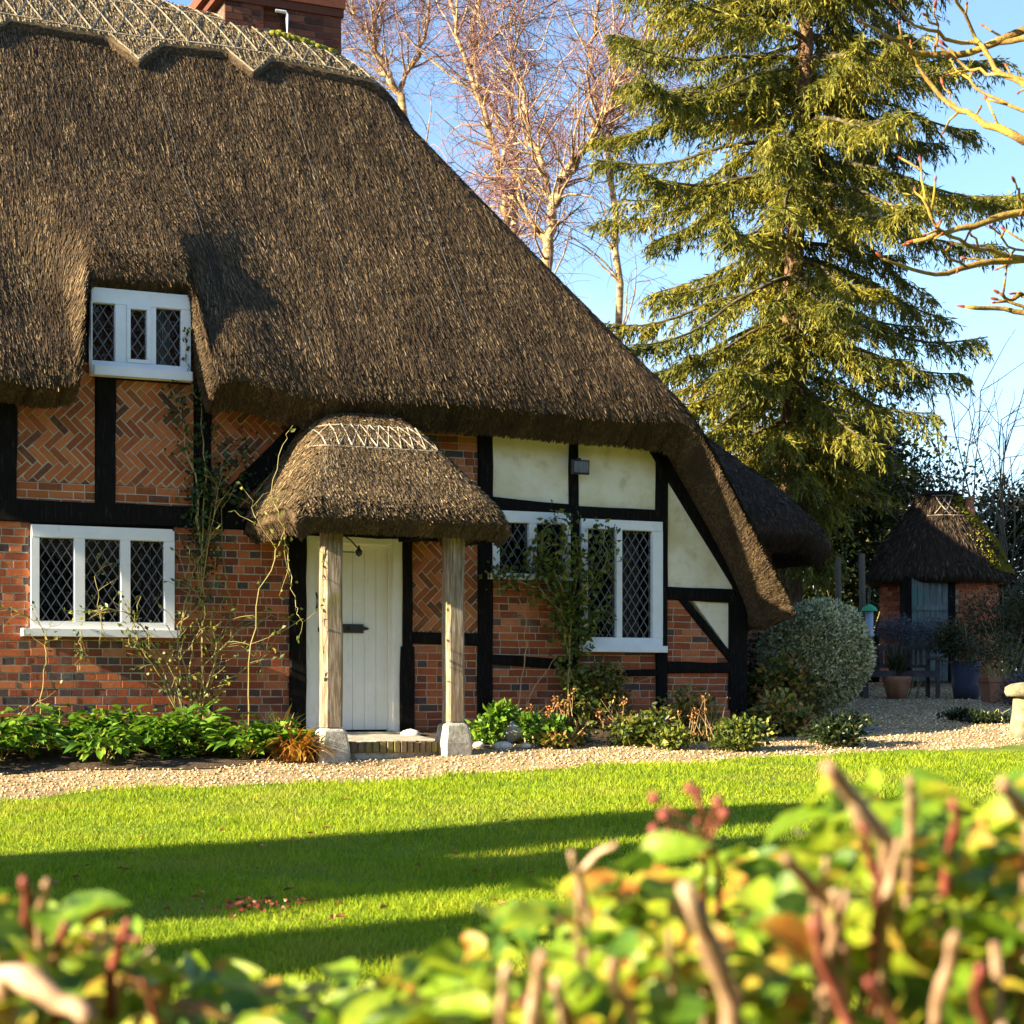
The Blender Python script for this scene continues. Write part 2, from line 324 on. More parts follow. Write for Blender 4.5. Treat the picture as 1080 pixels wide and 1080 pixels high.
def big_leaves(P, D, Nm, L, W, curl, m, name, parent=None, rnd=None):
    """broad leaves with a folded midrib and a curved blade (for the foreground)"""
    n = len(P); D = unit(D); S = unit(np.cross(D, Nm)); Nn = np.cross(S, D)
    ts = np.linspace(0, 1, 7); us = np.array([-1,-.5,0,.5,1.])
    prof = np.sin(PI*ts**.8)**.75; prof[0] = .06; prof[-1] = 0.02
    T, Uu = np.meshgrid(ts, us, indexing='ij'); Pf = np.repeat(prof[:,None], 5, 1)
    x = (Uu*Pf*.5).ravel(); y = T.ravel(); z = (np.abs(Uu)*Pf).ravel()
    L = L[:,None]; W = W[:,None]; curl = curl[:,None]
    X = x[None]*W; Y = y[None]*L; wav = .04*np.sin(y[None]*9+R.random((n,1))*6)*L*np.abs(Uu.ravel())[None]
    Z = z[None]*W*.22 - curl*L*(y[None]**2) + wav
    v = P[:,None,:]+S[:,None,:]*X[...,None]+D[:,None,:]*Y[...,None]+Nn[:,None,:]*Z[...,None]
    q = []
    for i in range(6):
        for j in range(4): q.append((i*5+j, i*5+j+1, (i+1)*5+j+1, (i+1)*5+j))
    q = np.array(q); f = (np.arange(n)[:,None,None]*35+q[None]).reshape(-1,4)
    r = R.random(n) if rnd is None else rnd
    return np_obj(name, v.reshape(-1,3), [f], m, parent, np.repeat(r, 24), smooth=True)

# ------------------------------------------------------------------ bricks
def clip(poly, rect):
    """convex polygon clipped by a convex counter-clockwise polygon"""
    out = poly
    for i in range(len(rect)):
        a, b = rect[i], rect[(i+1) % len(rect)]; src = out; out = []
        def side(p): return (b[0]-a[0])*(p[1]-a[1])-(b[1]-a[1])*(p[0]-a[0])
        for j in range(len(src)):
            p, q = src[j], src[(j+1) % len(src)]; sp, sq = side(p), side(q)
            if sp >= 0: out.append(p)
            if (sp > 0 > sq) or (sp < 0 < sq):
                t = sp/(sp-sq); out.append((p[0]+(q[0]-p[0])*t, p[1]+(q[1]-p[1])*t))
        if len(out) < 3: return []
    return out
def area(p): return abs(sum(p[i][0]*p[(i+1)%len(p)][1]-p[(i+1)%len(p)][0]*p[i][1] for i in range(len(p))))/2
def ccw(p):
    return p if sum(p[i][0]*p[(i+1)%len(p)][1]-p[(i+1)%len(p)][0]*p[i][1] for i in range(len(p))) > 0 else p[::-1]
def bricks(mb, poly, pattern='bond', y=0.0, course=.075, blue=.3, split=None):
    poly = ccw(poly); x0 = min(p[0] for p in poly); x1 = max(p[0] for p in poly); z0 = min(p[1] for p in poly); z1 = max(p[1] for p in poly)
    def put(q, header=False):
        q = clip(ccw(q), poly)
        if len(q) < 3 or area(q) < .0006: return
        r = random.uniform(.2, 1)
        if header and random.random() < blue: r = random.uniform(0, .12)
        elif random.random() < .14: r = random.uniform(0, .25)
        mb.prism(q, y-random.uniform(.003,.008), y+.02, r, .003)
    if pattern in ('bond', 'stretcher'):
        row = 0; z = z0
        while z < z1:
            h = course*random.uniform(.97, 1.03)
            if pattern == 'bond': w = .225 if row % 2 == 0 else .1125; off = 0 if row % 2 == 0 else .056
            else: w = .215; off = (row % 2)*.107
            x = x0-off-random.uniform(0, .02)
            while x < x1:
                ww = w*random.uniform(.93, 1.07); hd = w < .15
                if pattern == 'stretcher' and random.random() < .2: ww = .108; hd = True
                g = random.uniform(.008, .013); dz = random.uniform(-.002, .002)
                put([(x+g/2, z+g/2+dz), (x+ww-g/2, z+g/2-dz), (x+ww-g/2, z+h-g/2-dz), (x+g/2, z+h-g/2+dz)], hd)
                x += ww
            z += h; row += 1
    else:                       # herringbone laid at 45 degrees
        L, W, c45 = .21, .070, math.sqrt(.5); g = .006
        def turn(x, z): return (x0+(x+z)*c45, z0+(z-x)*c45)
        nk = int((x1-x0+z1-z0)/W)+10
        for j in range(-int((z1-z0)/(L*1.41))-3, 3):
            for k in range(-nk, nk):
                ox, oz = k*W+j*L, k*W-j*L
                for bx0, bz0, bx1, bz1 in ((ox,oz,ox+L,oz+W), (ox+L,oz+W-L,ox+L+W,oz+W)):
                    cxy = turn((bx0+bx1)/2, (bz0+bz1)/2)
                    if not (x0-.2 < cxy[0] < x1+.2 and z0-.2 < cxy[1] < z1+.2): continue
                    e = [random.uniform(-.0035,.0035) for _ in range(8)]
                    put([turn(bx0+g+e[0],bz0+g+e[1]), turn(bx1-g+e[2],bz0+g+e[3]), turn(bx1-g+e[4],bz1-g+e[5]), turn(bx0+g+e[6],bz1-g+e[7])], random.random() < .25)

# ------------------------------------------------------------------ thatch
def smin(a, b, k):
    h = np.clip(.5+.5*(b-a)/k, 0, 1); return b*(1-h)+a*h-k*h*(1-h)
def smax(a, b, k): return -smin(-a, -b, k)
def sstep(a, b, x):
    t = np.clip((x-a)/(b-a), 0, 1); return t*t*(3-2*t)

def thatch_solid(name, xs, ys, ztop, T, m, parent, under=.26, roundr=.16, rough=.018, undermat=None, ends=True, front=None, nrim=0, strawm=None, lw_=((.03,.09),(.005,.011)), rimx=None):
    """thatch slab over a grid: top surface, under surface set back at the front, closed rim with cut reed ends"""
    X, Y = np.meshgrid(xs, ys, indexing='ij'); n, k = X.shape
    if front is not None:       # front edge set back where front(x) > 0
        Y = Y+front(X)*np.clip(1-(Y-ys[0])/2.2, 0, 1)
    Z = ztop(X, Y)
    e = np.minimum(Y-Y[:,:1], ys[-1]-Y)
    e = np.minimum(e, np.minimum(xs[-1]-X, X-xs[0])) if ends else e
    rr = np.clip(1-e/roundr, 0, 1); Zt = Z-roundr*1.3*(1-np.sqrt(1-rr**2*.98))
    Zt = Zt+R.normal(size=Zt.shape)*rough*.5
    Zb = np.minimum(Z-(T(X) if callable(T) else T), Zt-.05)
    Xb = X.copy()
    if ends: Xb = X-under*.8*np.exp(-(xs[-1]-X)/.3)+under*.8*np.exp(-(X-xs[0])/.3)
    Yb = Y+under*np.exp(-(Y-Y[:,:1])/.4)-under*np.exp(-(ys[-1]-Y)/.4)
    top = np.stack([X,Y,Zt],-1).reshape(-1,3); bot = np.stack([Xb,Yb,Zb],-1).reshape(-1,3)
    idx = np.arange(n*k).reshape(n,k)
    q = np.stack([idx[:-1,:-1], idx[1:,:-1], idx[1:,1:], idx[:-1,1:]], -1).reshape(-1,4)
    qb = q[:,::-1]+n*k
    ring = list(idx[:,0])+list(idx[-1,1:])+list(idx[::-1,-1][1:])+list(idx[0,::-1][1:-1]); ring = np.array(ring); nx = np.roll(ring,-1)
    qs = np.stack([ring, ring+n*k, nx+n*k, nx], -1)
    mi = np.concatenate([np.zeros(len(q)), np.ones(len(qb)), np.ones(len(qs))]).astype(int)
    o = np_obj(name, np.concatenate([top,bot]), [np.concatenate([q,qb,qs])], m, parent, smooth=True, mats=[m, undermat or m], midx=mi)
    if nrim:
        a0, a1, b0, b1 = top[ring], top[nx], bot[ring], bot[nx]
        w = np.linalg.norm(a1-a0, axis=1)*np.linalg.norm(b0-a0, axis=1); w = w*(a0[:,1] < ys[-1]-.05)
        if rimx is not None: w = w*(a0[:,0] > rimx)
        i = R.choice(len(ring), nrim, p=w/w.sum()); u = R.random((nrim,1)); t = R.random((nrim,1))**.9
        A = a0[i]*(1-u)+a1[i]*u; B = b0[i]*(1-u)+b1[i]*u; p = A*(1-t)+B*t
        d = unit(B-A); nn = unit(np.cross(a1[i]-a0[i], d)); cen = np.array([0, 3.0, 0]); sg = np.sign(np.sum(nn*(p-cen-p*np.array([.6,0,1])), 1, keepdims=True)); sg[sg == 0] = 1; nn = nn*sg
        D = unit(d+R.normal(size=d.shape)*.16+nn*R.uniform(-.1,.35,(nrim,1))); S = unit(np.cross(D, nn)+R.normal(size=d.shape)*.35)
        L = R.uniform(*lw_[0], (nrim,1)); W = R.uniform(*lw_[1], (nrim,1)); p = p+nn*.008-D*L*.5
        v = np.stack([p-S*W/2, p+S*W/2, p+D*L+S*W/2, p+D*L-S*W/2], 1).reshape(-1,3)
        np_obj('cut_reed_ends', v, [np.arange(nrim*4).reshape(-1,4)], strawm or M['straw'], o, R.random(nrim)*.8)
    return o

def straw_on(ztop, xr, yr, n, lift=.012, ln=(.035,.095), w=(.007,.014), roundr=.16, y0=None, x1=None, tilt=.5, front=None):
    """reed ends lying down the slope of a thatch surface"""
    x = R.uniform(*xr, n); y = R.uniform(*yr, n); h = 1e-2
    if front is not None:
        k_ = y > y0+front(x); x, y = x[k_], y[k_]; n = len(x)
    zx = (ztop(x+h,y)-ztop(x-h,y))/(2*h); zy = (ztop(x,y+h)-ztop(x,y-h))/(2*h)
    ar = np.sqrt(1+zx**2+zy**2); acc = R.random(n)*4.0 < ar
    x, y, zx, zy = x[acc], y[acc], zx[acc], zy[acc]; z = ztop(x, y)
    if y0 is not None:
        rr = np.clip(1-(y-y0-(front(x) if front is not None else 0))/roundr, 0, 1); z = z-roundr*1.3*(1-np.sqrt(1-rr**2*.98))
    if x1 is not None:
        rr = np.clip(1-(x1-x)/roundr, 0, 1); z = z-roundr*1.3*(1-np.sqrt(1-rr**2*.98))
    nn = unit(np.stack([-zx,-zy,np.ones_like(zx)],-1))
    g2 = zx**2+zy**2+1e-6
    dn = unit(np.stack([-zx,-zy,-g2],-1)+R.normal(size=(len(x),3))*.10)
    D = unit(dn+nn*R.uniform(-.02,tilt,(len(x),1)))
    S = unit(np.cross(D, nn)+R.normal(size=(len(x),3))*.28)
    L = R.uniform(*ln, (len(x),1)); W = R.uniform(*w, (len(x),1))
    p = np.stack([x,y,z],-1)+nn*lift*R.uniform(.2,1.2,(len(x),1))-D*L*.5
    v = np.stack([p-S*W/2, p+S*W/2, p+D*L+S*W/2, p+D*L-S*W/2], 1).reshape(-1,3)
    f = np.arange(len(x)*4).reshape(-1,4)
    return v, f, R.random(len(x))

# ================================================================== THE COTTAGE
hx, hy = l2w(0, 0)
house = thing('thatched_cottage', 'large timber framed brick cottage with sweeping brown thatched roof, white door and porch', 'cottage', (float(hx), float(hy), EYE-HB), TH)
ZB = EYE-HB                      # local h + ZB = world z

# ---- walls: brick and plaster panels between the timbers
def rect(px0, py0, px1, py1, Y=0.0):
    s0, _ = F(px0, py0, Y); s1, _ = F(px1, py1, Y); pm = (px0+px1)/2
    return s0, s1, F(pm, py1, Y)[1], F(pm, py0, Y)[1]         # s0, s1, h0, h1
def rpoly(*a):
    s0, s1, h0, h1 = rect(*a); return [(s0,h0),(s1,h0),(s1,h1),(s0,h1)]
def brick_part(name, polys, pattern, m, mortar, **k):
    mb = MB()
    for p in polys: bricks(mb, p, pattern, **k)
    o = mb.build(name, m, house)
    b = MB()
    for p in polys: b.prism(ccw(p), .0, .18)
    b.build('mortar', mortar, o)
    return o
S_L = -6.6                        # left end of the cottage, outside the frame
W1 = rect(95, 308, 200, 399, -.06); W2 = rect(32, 556, 183, 668); W3 = rect(518, 540, 600, 611); W4 = rect(611, 549, 697, 685)
DR = rect(322, 563, 424, 772)
hm = F(100, 553)[1]; base = -.12
s305 = F(305, 650)[0]
low = [[(S_L,base),(W2[0],base),(W2[0],hm),(S_L,hm)], [(W2[0],base),(W2[1],base),(W2[1],W2[2]-.02),(W2[0],W2[2]-.02)], [(W2[1],base),(s305,base),(s305,hm),(W2[1],hm)]]
brick_part('brick_wall', low, 'bond', M['brick'], M['mortar'], blue=.32)
up0 = F(60, 531)[1]; upc = F(60, 509)[1]; up1 = F(60, 408)[1]+.25
for (a, b) in ((17, 100), (121, 204)):
    s0 = F(a, 470)[0]; s1 = F(b, 470)[0]
    t1 = up1 if a < 100 else W1[2]-.02
    brick_part('herringbone_panel', [[(s0,upc),(s1,upc),(s1,t1),(s0,t1)]], 'herring', M['brick_orange'], M['mortar'])
    brick_part('brick_course', [[(s0,up0-.03),(s1,up0-.03),(s1,upc-.004),(s0,upc-.004)]], 'stretcher', M['brick_orange'], M['mortar_pale'], blue=.0)
sL0 = F(0, 470)[0]
brick_part('herringbone_panel', [[(S_L,up0-.03),(sL0-.12,up0-.03),(sL0-.12,up1),(S_L,up1)]], 'herring', M['brick_orange'], M['mortar'])
brick_part('herringbone_panel', [[(F(222,470)[0],up0-.05),(s305,up0-.05),(s305+.05,up1),(F(222,470)[0],up1)]], 'herring', M['brick_orange'], M['mortar'])
s503 = F(504,600)[0]; s434 = F(430,600)[0]; s519 = F(518,600)[0]
hlint = F(400,556)[1]; hev = 3.3
brick_part('brick_wall', [[(s305+.05,hlint),(s503,hlint),(s503,hev),(s305+.05,hev)]], 'stretcher', M['brick'], M['mortar'], blue=.1)
brick_part('herringbone_panel', [[(s434,F(470,669)[1]),(s503,F(470,669)[1]),(s503,F(470,566)[1]),(s434,F(470,566)[1])]], 'herring', M['brick_orange'], M['mortar'])
hE = F(470,679)[1]
brick_part('brick_wall', [[(s434,base),(s503,base),(s503,hE),(s434,hE)]], 'stretcher', M['brick'], M['mortar'], blue=.1)
s600 = F(602,600)[0]; s609 = F(609,600)[0]; s691 = F(692,600)[0]; s703 = F(702,600)[0]; s768 = F(770,680)[0]
hw3 = F(560,612)[1]; hb = F(560,696)[1]
brick_part('brick_wall', [[(s519,base),(s600,base),(s600,hw3),(s519,hw3)]], 'stretcher', M['brick'], M['mortar'], blue=.1)
brick_part('brick_wall', [[(s609,base),(s691,base),(s691,W4[2]-.02),(s609,W4[2]-.02)]], 'stretcher', M['brick'], M['mortar'], blue=.1)
hr = F(735,627)[1]
brick_part('brick_wall', [[(s703,base),(s768,base),(s768,F(768,692)[1]),(F(722,632)[0],hr),(s703,hr)]], 'stretcher', M['brick'], M['mortar'], blue=.05)
# plaster
def plaster(poly):
    poly = ccw(poly); xs = [p[0] for p in poly]; zs = [p[1] for p in poly]
    mb = MB(); mb.prism(poly, -.004, .18, 0, .01); return mb.build('plaster_panel', M['plaster'], house)
plaster([(s519,F(560,531)[1]),(s600,F(560,531)[1]),(s600,hev),(s519,hev)])
plaster([(s609,F(650,543)[1]),(s691,F(650,543)[1]),(s691,hev+.0),(s609,hev)])
plaster([(s703,hr),(F(775,622)[0],hr),(F(762,585)[0],F(762,585)[1]),(s703,F(703,488)[1])])
plaster([(F(726,634)[0],hr-.003),(s768,hr-.003),(s768,F(768,688)[1])])
# ---- timber frame: each timber a part
def timber(a, b, w, y0=-.03, y1=.16, w2=None):
    mb = MB(); mb.beam(a, b, w, y0, y1, w2, r=random.random()); return mb.build('timber_beam', M['timber'], house)
def vpost(px0, px1, py0, py1, y0=-.03):
    s0 = F(px0,(py0+py1)/2)[0]; s1 = F(px1,(py0+py1)/2)[0]; c = (s0+s1)/2; pm = (px0+px1)/2
    return timber((c, F(pm,py1)[1]), (c+random.uniform(-.01,.01), F(pm,py0)[1]), s1-s0, y0)
def hbeam(px0, px1, py0a, py1a, py0b, py1b, y0=-.036):
    a = (F(px0,py0a)[0], (F(px0,py0a)[1]+F(px0,py1a)[1])/2); b = (F(px1,py0b)[0], (F(px1,py0b)[1]+F(px1,py1b)[1])/2)
    return timber(a, b, F(px0,py0a)[1]-F(px0,py1a)[1], y0, .155, F(px1,py0b)[1]-F(px1,py1b)[1])
vpost(-8, 17, 395, 530); vpost(100, 121, 399, 532); vpost(204, 222, 408, 532)
b1 = (S_L, (F(0,528)[1]+F(0,551)[1])/2)
timber(b1, (s305+.12, (F(300,537)[1]+F(300,561)[1])/2), .205, -.04, .155)
timber(F(236,532), F(332,438), .19, -.028)
vpost(305, 322, 556, 772, -.05); vpost(424, 434, 560, 690, -.05); vpost(421, 436, 682, 776, -.055)
hbeam(322, 520, 552, 565, 560, 573, -.045)
hbeam(434, 505, 667, 679, 668, 681)
vpost(503, 519, 440, 774); hbeam(519, 601, 524, 538, 532, 545); hbeam(608, 692, 534, 548, 538, 552)
vpost(600, 610, 440, 772); vpost(691, 703, 455, 748, -.034)
hbeam(517, 601, 690, 701, 696, 706); hbeam(609, 692, 708, 714, 706, 713); hbeam(703, 770, 698, 710, 699, 709)
hbeam(703, 772, 619, 632, 621, 636)
timber(F(686,462), F(800,652), .19, -.034, .14, .17); timber(F(717,630), F(770,694), .085, -.03)
vpost(768, 787, 628, 748, -.038)
# gable / side wall and rear wall (brick)
mb = MB()
sR = F(785,690)[0]
mb.prism([(S_L,base),(S_L,3.2),(S_L+.2,3.2),(S_L+.2,base)], .18, 6.2)
mb.box(sR-.2, sR, .19, 6.2, base, 1.32); mb.box(S_L+.2, sR-.2, 6.0, 6.2, base, 3.2)
mb.build('rear_wall', M['brick_dark'], house)
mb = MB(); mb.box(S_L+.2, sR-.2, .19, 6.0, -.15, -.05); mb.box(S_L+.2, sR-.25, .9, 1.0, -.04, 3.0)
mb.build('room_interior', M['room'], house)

# ---- windows
def window(Rc, lights, ly0, ly1, sill=None, Y=-.02, inner=None, curtain=None, cm=None, dia=.115):
    """frame with glazed lights (pixel columns), diamond lead lattice, panes and sill"""
    s0, s1, h0, h1 = Rc
    L = []
    for a, b in lights: L.append((F(a,ly0,Y)[0], F(b,ly0,Y)[0], F((a+b)/2,ly1,Y)[1], F((a+b)/2,ly0,Y)[1]))
    mb = MB(); d0, d1 = Y-.03, Y+.07; bv = .006
    t1 = min(l[3] for l in L); b0 = max(l[2] for l in L)
    mb.box(s0, s1, d0, d1, t1, h1, 0, bv); mb.box(s0, s1, d0, d1, h0, b0, 0, bv)
    e = [s0]+[v for l in L for v in l[:2]]+[s1]
    for i in range(0, len(e), 2): mb.box(e[i], e[i+1], d0+.002, d1, b0, t1, 0, bv)
    w = mb.build('window', M['white'], house)
    # casements set in a little
    for i, l in enumerate(L):
        c = MB(); k = .022
        ex = 0 if inner == i else .018
        x0, x1, z0, z1 = l[0]-ex, l[1]+ex, b0-ex, t1+ex; y0, y1 = Y-.008, Y+.05
        if inner == i: y0 = Y-.04; k = .035
        c.box(x0, x1, y0, y1, z1-k, z1, 0, .004); c.box(x0, x1, y0, y1, z0, z0+k, 0, .004); c.box(x0, x0+k, y0+.001, y1, z0+k, z1-k, 0, .004); c.box(x1-k, x1, y0+.001, y1, z0+k, z1-k, 0, .004)
        c.build('casement', M['white'], w)
        g = MB(); X0, X1, Z0, Z1 = x0+k, x1-k, z0+k, z1-k
        g.poly([(X0,Y+.02,Z0),(X1,Y+.02,Z0),(X1,Y+.02,Z1),(X0,Y+.02,Z1)]); g.build('pane', M['glass'], w)
        ld = MB(); sl = 1.55; wd = .009; r0 = [(X0,Z0),(X1,Z0),(X1,Z1),(X0,Z1)]
        for sg in (1, -1):
            off = -(X1-X0)*sl-dia*sl
            n = int(((Z1-Z0)+2*(X1-X0)*sl)/(dia*sl))+3
            for j in range(n):
                zz = Z0-(X1-X0)*sl+j*dia*sl*.98
                a_ = (X0-.1, zz-.1*sl if sg > 0 else zz+(X1-X0+.1)*sl); b_ = (X1+.1, zz+(X1-X0+.1)*sl if sg > 0 else zz-.1*sl)
                dx, dz = b_[0]-a_[0], b_[1]-a_[1]; q = math.hypot(dx,dz); nx, nz = -dz/q*wd/2, dx/q*wd/2
                p = clip(ccw([(a_[0]+nx,a_[1]+nz),(a_[0]-nx,a_[1]-nz),(b_[0]-nx,b_[1]-nz),(b_[0]+nx,b_[1]+nz)]), r0)
                if len(p) > 2: ld.prism(p, Y+.013+(.0015 if sg > 0 else 0), Y+.019, 0)
        ld.build('lead_lattice', M['lead'], w)
        if curtain and i in curtain:
            a, b = curtain[i]; cu = MB(); n = 26; pts = []
            for j in range(n+1):
                x = X0+(X1-X0)*(a+(b-a)*j/n); y = Y+.16+.022*math.sin(j*1.5)+random.uniform(-.004,.004); pts.append((x,y))
            for j in range(n): cu.poly([(pts[j][0],pts[j][1],Z0-.05),(pts[j+1][0],pts[j+1][1],Z0-.05),(pts[j+1][0],pts[j+1][1],Z1+.05),(pts[j][0],pts[j][1],Z1+.05)], .5)
            cu.build('curtain', cm, w)
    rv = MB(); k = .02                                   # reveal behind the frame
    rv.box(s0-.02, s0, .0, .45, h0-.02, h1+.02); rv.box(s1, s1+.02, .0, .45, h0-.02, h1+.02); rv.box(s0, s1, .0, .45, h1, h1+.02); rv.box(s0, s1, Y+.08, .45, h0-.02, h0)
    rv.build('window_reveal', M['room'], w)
    if sill:
        sb = MB(); a, b, t, bo = sill; sb.box(F(a,t,Y)[0], F(b,t,Y)[0], Y-.10, Y+.02, F((a+b)/2,bo,Y)[1], F((a+b)/2,t,Y)[1], 0, .008); sb.build('window_sill', M['white'], w)
    return w
window(W1, [(97,121),(133,158),(164,191)], 320, 386, (97,201,390,400), Y=-.08, inner=1, curtain={2:(.15,.75)}, cm=M['net'], dia=.105)
window(W2, [(41,78),(89,127),(137,173)], 567, 657, (22,188,664,672), curtain={2:(.45,1)}, cm=M['curtain'], dia=.10)
window(W3, [(526,557),(565,594)], 551, 606, (514,601,606,612), dia=.105)
window(W4, [(619,649),(655,687)], 558, 673, (610,700,681,688), curtain={1:(.0,.85)}, cm=M['curtain'], dia=.10)

# ---- door in its frame
s0, s1, h0, h1 = DR
mb = MB(); y0, y1 = -.02, .10; fw = .10
mb.box(s0, s0+fw, y0, y1, h0, h1, 0, .008); mb.box(s1-fw, s1, y0, y1, h0, h1, 0, .008); mb.box(s0+fw, s1-fw, y0+.002, y1, h1-fw, h1, 0, .008)
k = .035
mb.box(s0+fw, s0+fw+k, y0+.035, y1, h0, h1-fw, 0, .008); mb.box(s1-fw-k, s1-fw, y0+.035, y1, h0, h1-fw, 0, .008); mb.box(s0+fw+k, s1-fw-k, y0+.036, y1, h1-fw-k, h1-fw, 0, .008)
door = mb.build('door', M['cream'], house)
mb = MB(); a, b = s0+fw+k, s1-fw-k; t = h1-fw-k; n = 6
for i in range(n):
    x0 = a+(b-a)*i/n; x1 = a+(b-a)*(i+1)/n; mb.box(x0+.0015, x1-.0015, .055, .10, h0+.02, t, 0, .005)
mb.build('door_leaf', M['cream'], door)
mb = MB(); x, z = F(374, 663, .05); wx = .30; 
mb.prism([(x-wx*.6,z-.045),(x+.09,z-.045),(x+.09,z+.045),(x-wx*.6,z+.045)], .03, .054, 0, .006)
mb.prism([(x+.091,z-.02),(x+.13,z-.012),(x+.155,z),(x+.13,z+.012),(x+.091,z+.02)], .034, .054, 0, .004)
mb.tube([(x-.06,.03,z),(x-.06,-.01,z)], .014, 8); mb.build('letter_plate', M['iron'], door)
x, z = F(332, 635, .05); mb = MB(); mb.prism([(x-.018,z-.15),(x+.018,z-.15),(x+.022,z+.12),(x,z+.16),(x-.022,z+.12)], .034, .054, 0, .005)
mb.tube([(x,.034,z+.10),(x,-.02,z+.06),(x,-.02,z-.05),(x,.034,z-.10)], .011, 8); mb.build('door_handle', M['iron'], door)
mb = MB(); mb.tube([F3 for F3 in [(F(336,664,.05)[0],.055,F(336,664,.05)[1]),(F(336,664,.05)[0],.03,F(336,664,.05)[1])]], .022, 10); mb.build('door_knob', M['iron'], door)
mb = MB(); mb.box(s0-.02, s1+.02, -.14, .16, h0-.10, h0, 0, .01); mb.build('door_sill', M['stone'], door)

# ---- floodlight under the eave
x, z = F(611, 493, -.12); mb = MB()
mb.box(x-.10, x+.10, -.17, -.12, z-.075, z+.075, 0, .012); mb.box(x-.02, x+.02, -.12, -.03, z-.02, z+.10)
fl = mb.build('floodlight', M['iron'], house)
mb = MB(); mb.box(x-.082, x+.082, -.174, -.171, z-.058, z+.058); mb.build('lamp_glass', M['lead'], fl)

# ---- main thatch
EZ = 3.10+HB                     # top of the thatch at the front eave
TN = 1.376
RS = np.array([-9,-3,-1.64,.2,1.1,1.7]); RZ = np.array([7.95,7.9,7.72,7.45,7.12,6.7])+HB
HS = np.array([-20, .4, 1.42, 2.4, 3.38, 4.1, 4.9]); HZ = np.array([40, 8.1, 6.50, 4.95, 3.42, 2.27, .98])+HB
DA, DB = F(93,350,-.3)[0], F(208,350,-.3)[0]
def recess(X): return .44*sstep(DA-.14, DA+.06, X)*(1-sstep(DB-.02, DB+.10, X))
def thick(X): return np.interp(X, [DA-.15,DA+.02,DB,DB+.15,2.8,3.6,4.7], [.31,.38,.38,.40,.39,.47,.31])
def roof(X, Y):
    f = EZ+(Y+.6)*TN-.05*np.sin((Y+.6)*1.0)+.02*np.sin(X*2.1+Y)
    bk = EZ-.2+(6.8-Y)*TN
    # thatch lifted a little over the upper window
    wb = .75*sstep(-.1, .9, Y)
    wgt = sstep(DA-.18-wb*1.8, DA+.10+wb*.3, X)*(1-sstep(DB-.06-wb*.3, DB+.10+wb*1.6, X))
    dm = 4.52+(Y+.15)*.98
    f = f+np.maximum(0, dm-f)*wgt
    # heavier rolls of thatch either side of the window
    f = f+.10*np.exp(-((X-DB-.40)/.36)**2)*(1-sstep(.0,1.0,Y))+-.06*np.exp(-((X-DA+.45)/.30)**2)*(1-sstep(.0,1.0,Y))
    z = smin(f, bk, .5)
    z = smin(z, np.interp(X, RS, RZ), .35)
    hp = np.interp(X, HS, HZ)
    return smin(z, hp, .45)
xs = np.concatenate([np.linspace(S_L-.5, -3.4, 26)[:-1], np.linspace(-3.4, -1.2, 90)[:-1], np.linspace(-1.2, 4.82, 150)])
ys = np.concatenate([np.linspace(-.6, .3, 30)[:-1], np.linspace(.3, 3.6, 60)[:-1], np.linspace(3.6, 6.8, 16)])
main = thatch_solid('thatched_roof', xs, ys, roof, thick, M['thatch'], house, under=.27, undermat=M['thatch_cut'], front=recess, nrim=90000, rimx=-4.6)
v, f, r = straw_on(roof, (-4.6, 4.82), (-.6, 3.5), 560000, y0=-.6, x1=4.82, front=recess, w=(.004,.0085), ln=(.06,.16), tilt=.19)
np_obj('reed_ends', v, [f], M['straw'], main, r)
# wired straw ridge with its cut lower edge
def ridge_edge(X):
    e = 2.22-.06*sstep(-1, 1, X)
    for c, d, w_ in ((-1.68,.20,.30), (-.42,.17,.26), (-3.3,.20,.30)):
        e = e-d*np.clip(1-np.abs(X-c)/w_, 0, 1)
    return e
def ridge_top(X, Y): return roof(X, Y)+.13
n, k = 170, 26
xs_ = np.linspace(-5.2, 1.75, n); Xg = np.repeat(xs_[:,None], k, 1); tt = np.linspace(0,1,k)[None]
Yg = ridge_edge(xs_)[:,None]*(1-tt)+3.9*tt
Zt = ridge_top(Xg, Yg)+R.normal(size=Xg.shape)*.006; Zb = roof(Xg,Yg)-.06; Ybg = Yg+.13*(1-tt)**4
idx = np.arange(n*k).reshape(n,k); q = np.stack([idx[:-1,:-1], idx[1:,:-1], idx[1:,1:], idx[:-1,1:]],-1).reshape(-1,4)
ring = np.array(list(idx[:,0])+list(idx[-1,1:])+list(idx[::-1,-1][1:])+list(idx[0,::-1][1:-1])); nx_ = np.roll(ring,-1)
qs = np.stack([ring, ring+n*k, nx_+n*k, nx_],-1)
rid = np_obj('straw_ridge', np.concatenate([np.stack([Xg,Yg,Zt],-1).reshape(-1,3), np.stack([Xg,Ybg,Zb],-1).reshape(-1,3)]), [np.concatenate([q,qs])], M['ridge_straw'], house, mats=[M['ridge_straw'], M['thatch_cut']], midx=np.concatenate([np.zeros(len(q)), np.ones(len(qs))]))
v, f, r = straw_on(ridge_top, (-4.6, 1.75), (1.95, 3.4), 70000, w=(.006,.012), ln=(.04,.11), tilt=.3)
ok = np.repeat((v.reshape(-1,4,3)[:,2,1] > ridge_edge(v.reshape(-1,4,3)[:,2,0])+.0), 4); v = v[ok]
np_obj('ridge_straws', v, [np.arange(len(v)).reshape(-1,4)], M['ridge_straw'], rid, r[ok[::4]])
mb = MB()
def on(fn, X, Y, up=.012): return (X, Y, float(fn(np.array(X), np.array(Y)))+up)
for Yl in (2.27, 2.60, 2.93):
    mb.tube([on(ridge_top, X, Yl-.06*float(sstep(-1,1,np.array(X)))) for X in np.linspace(-5, 1.3, 60)], .011, 4)
st = .26
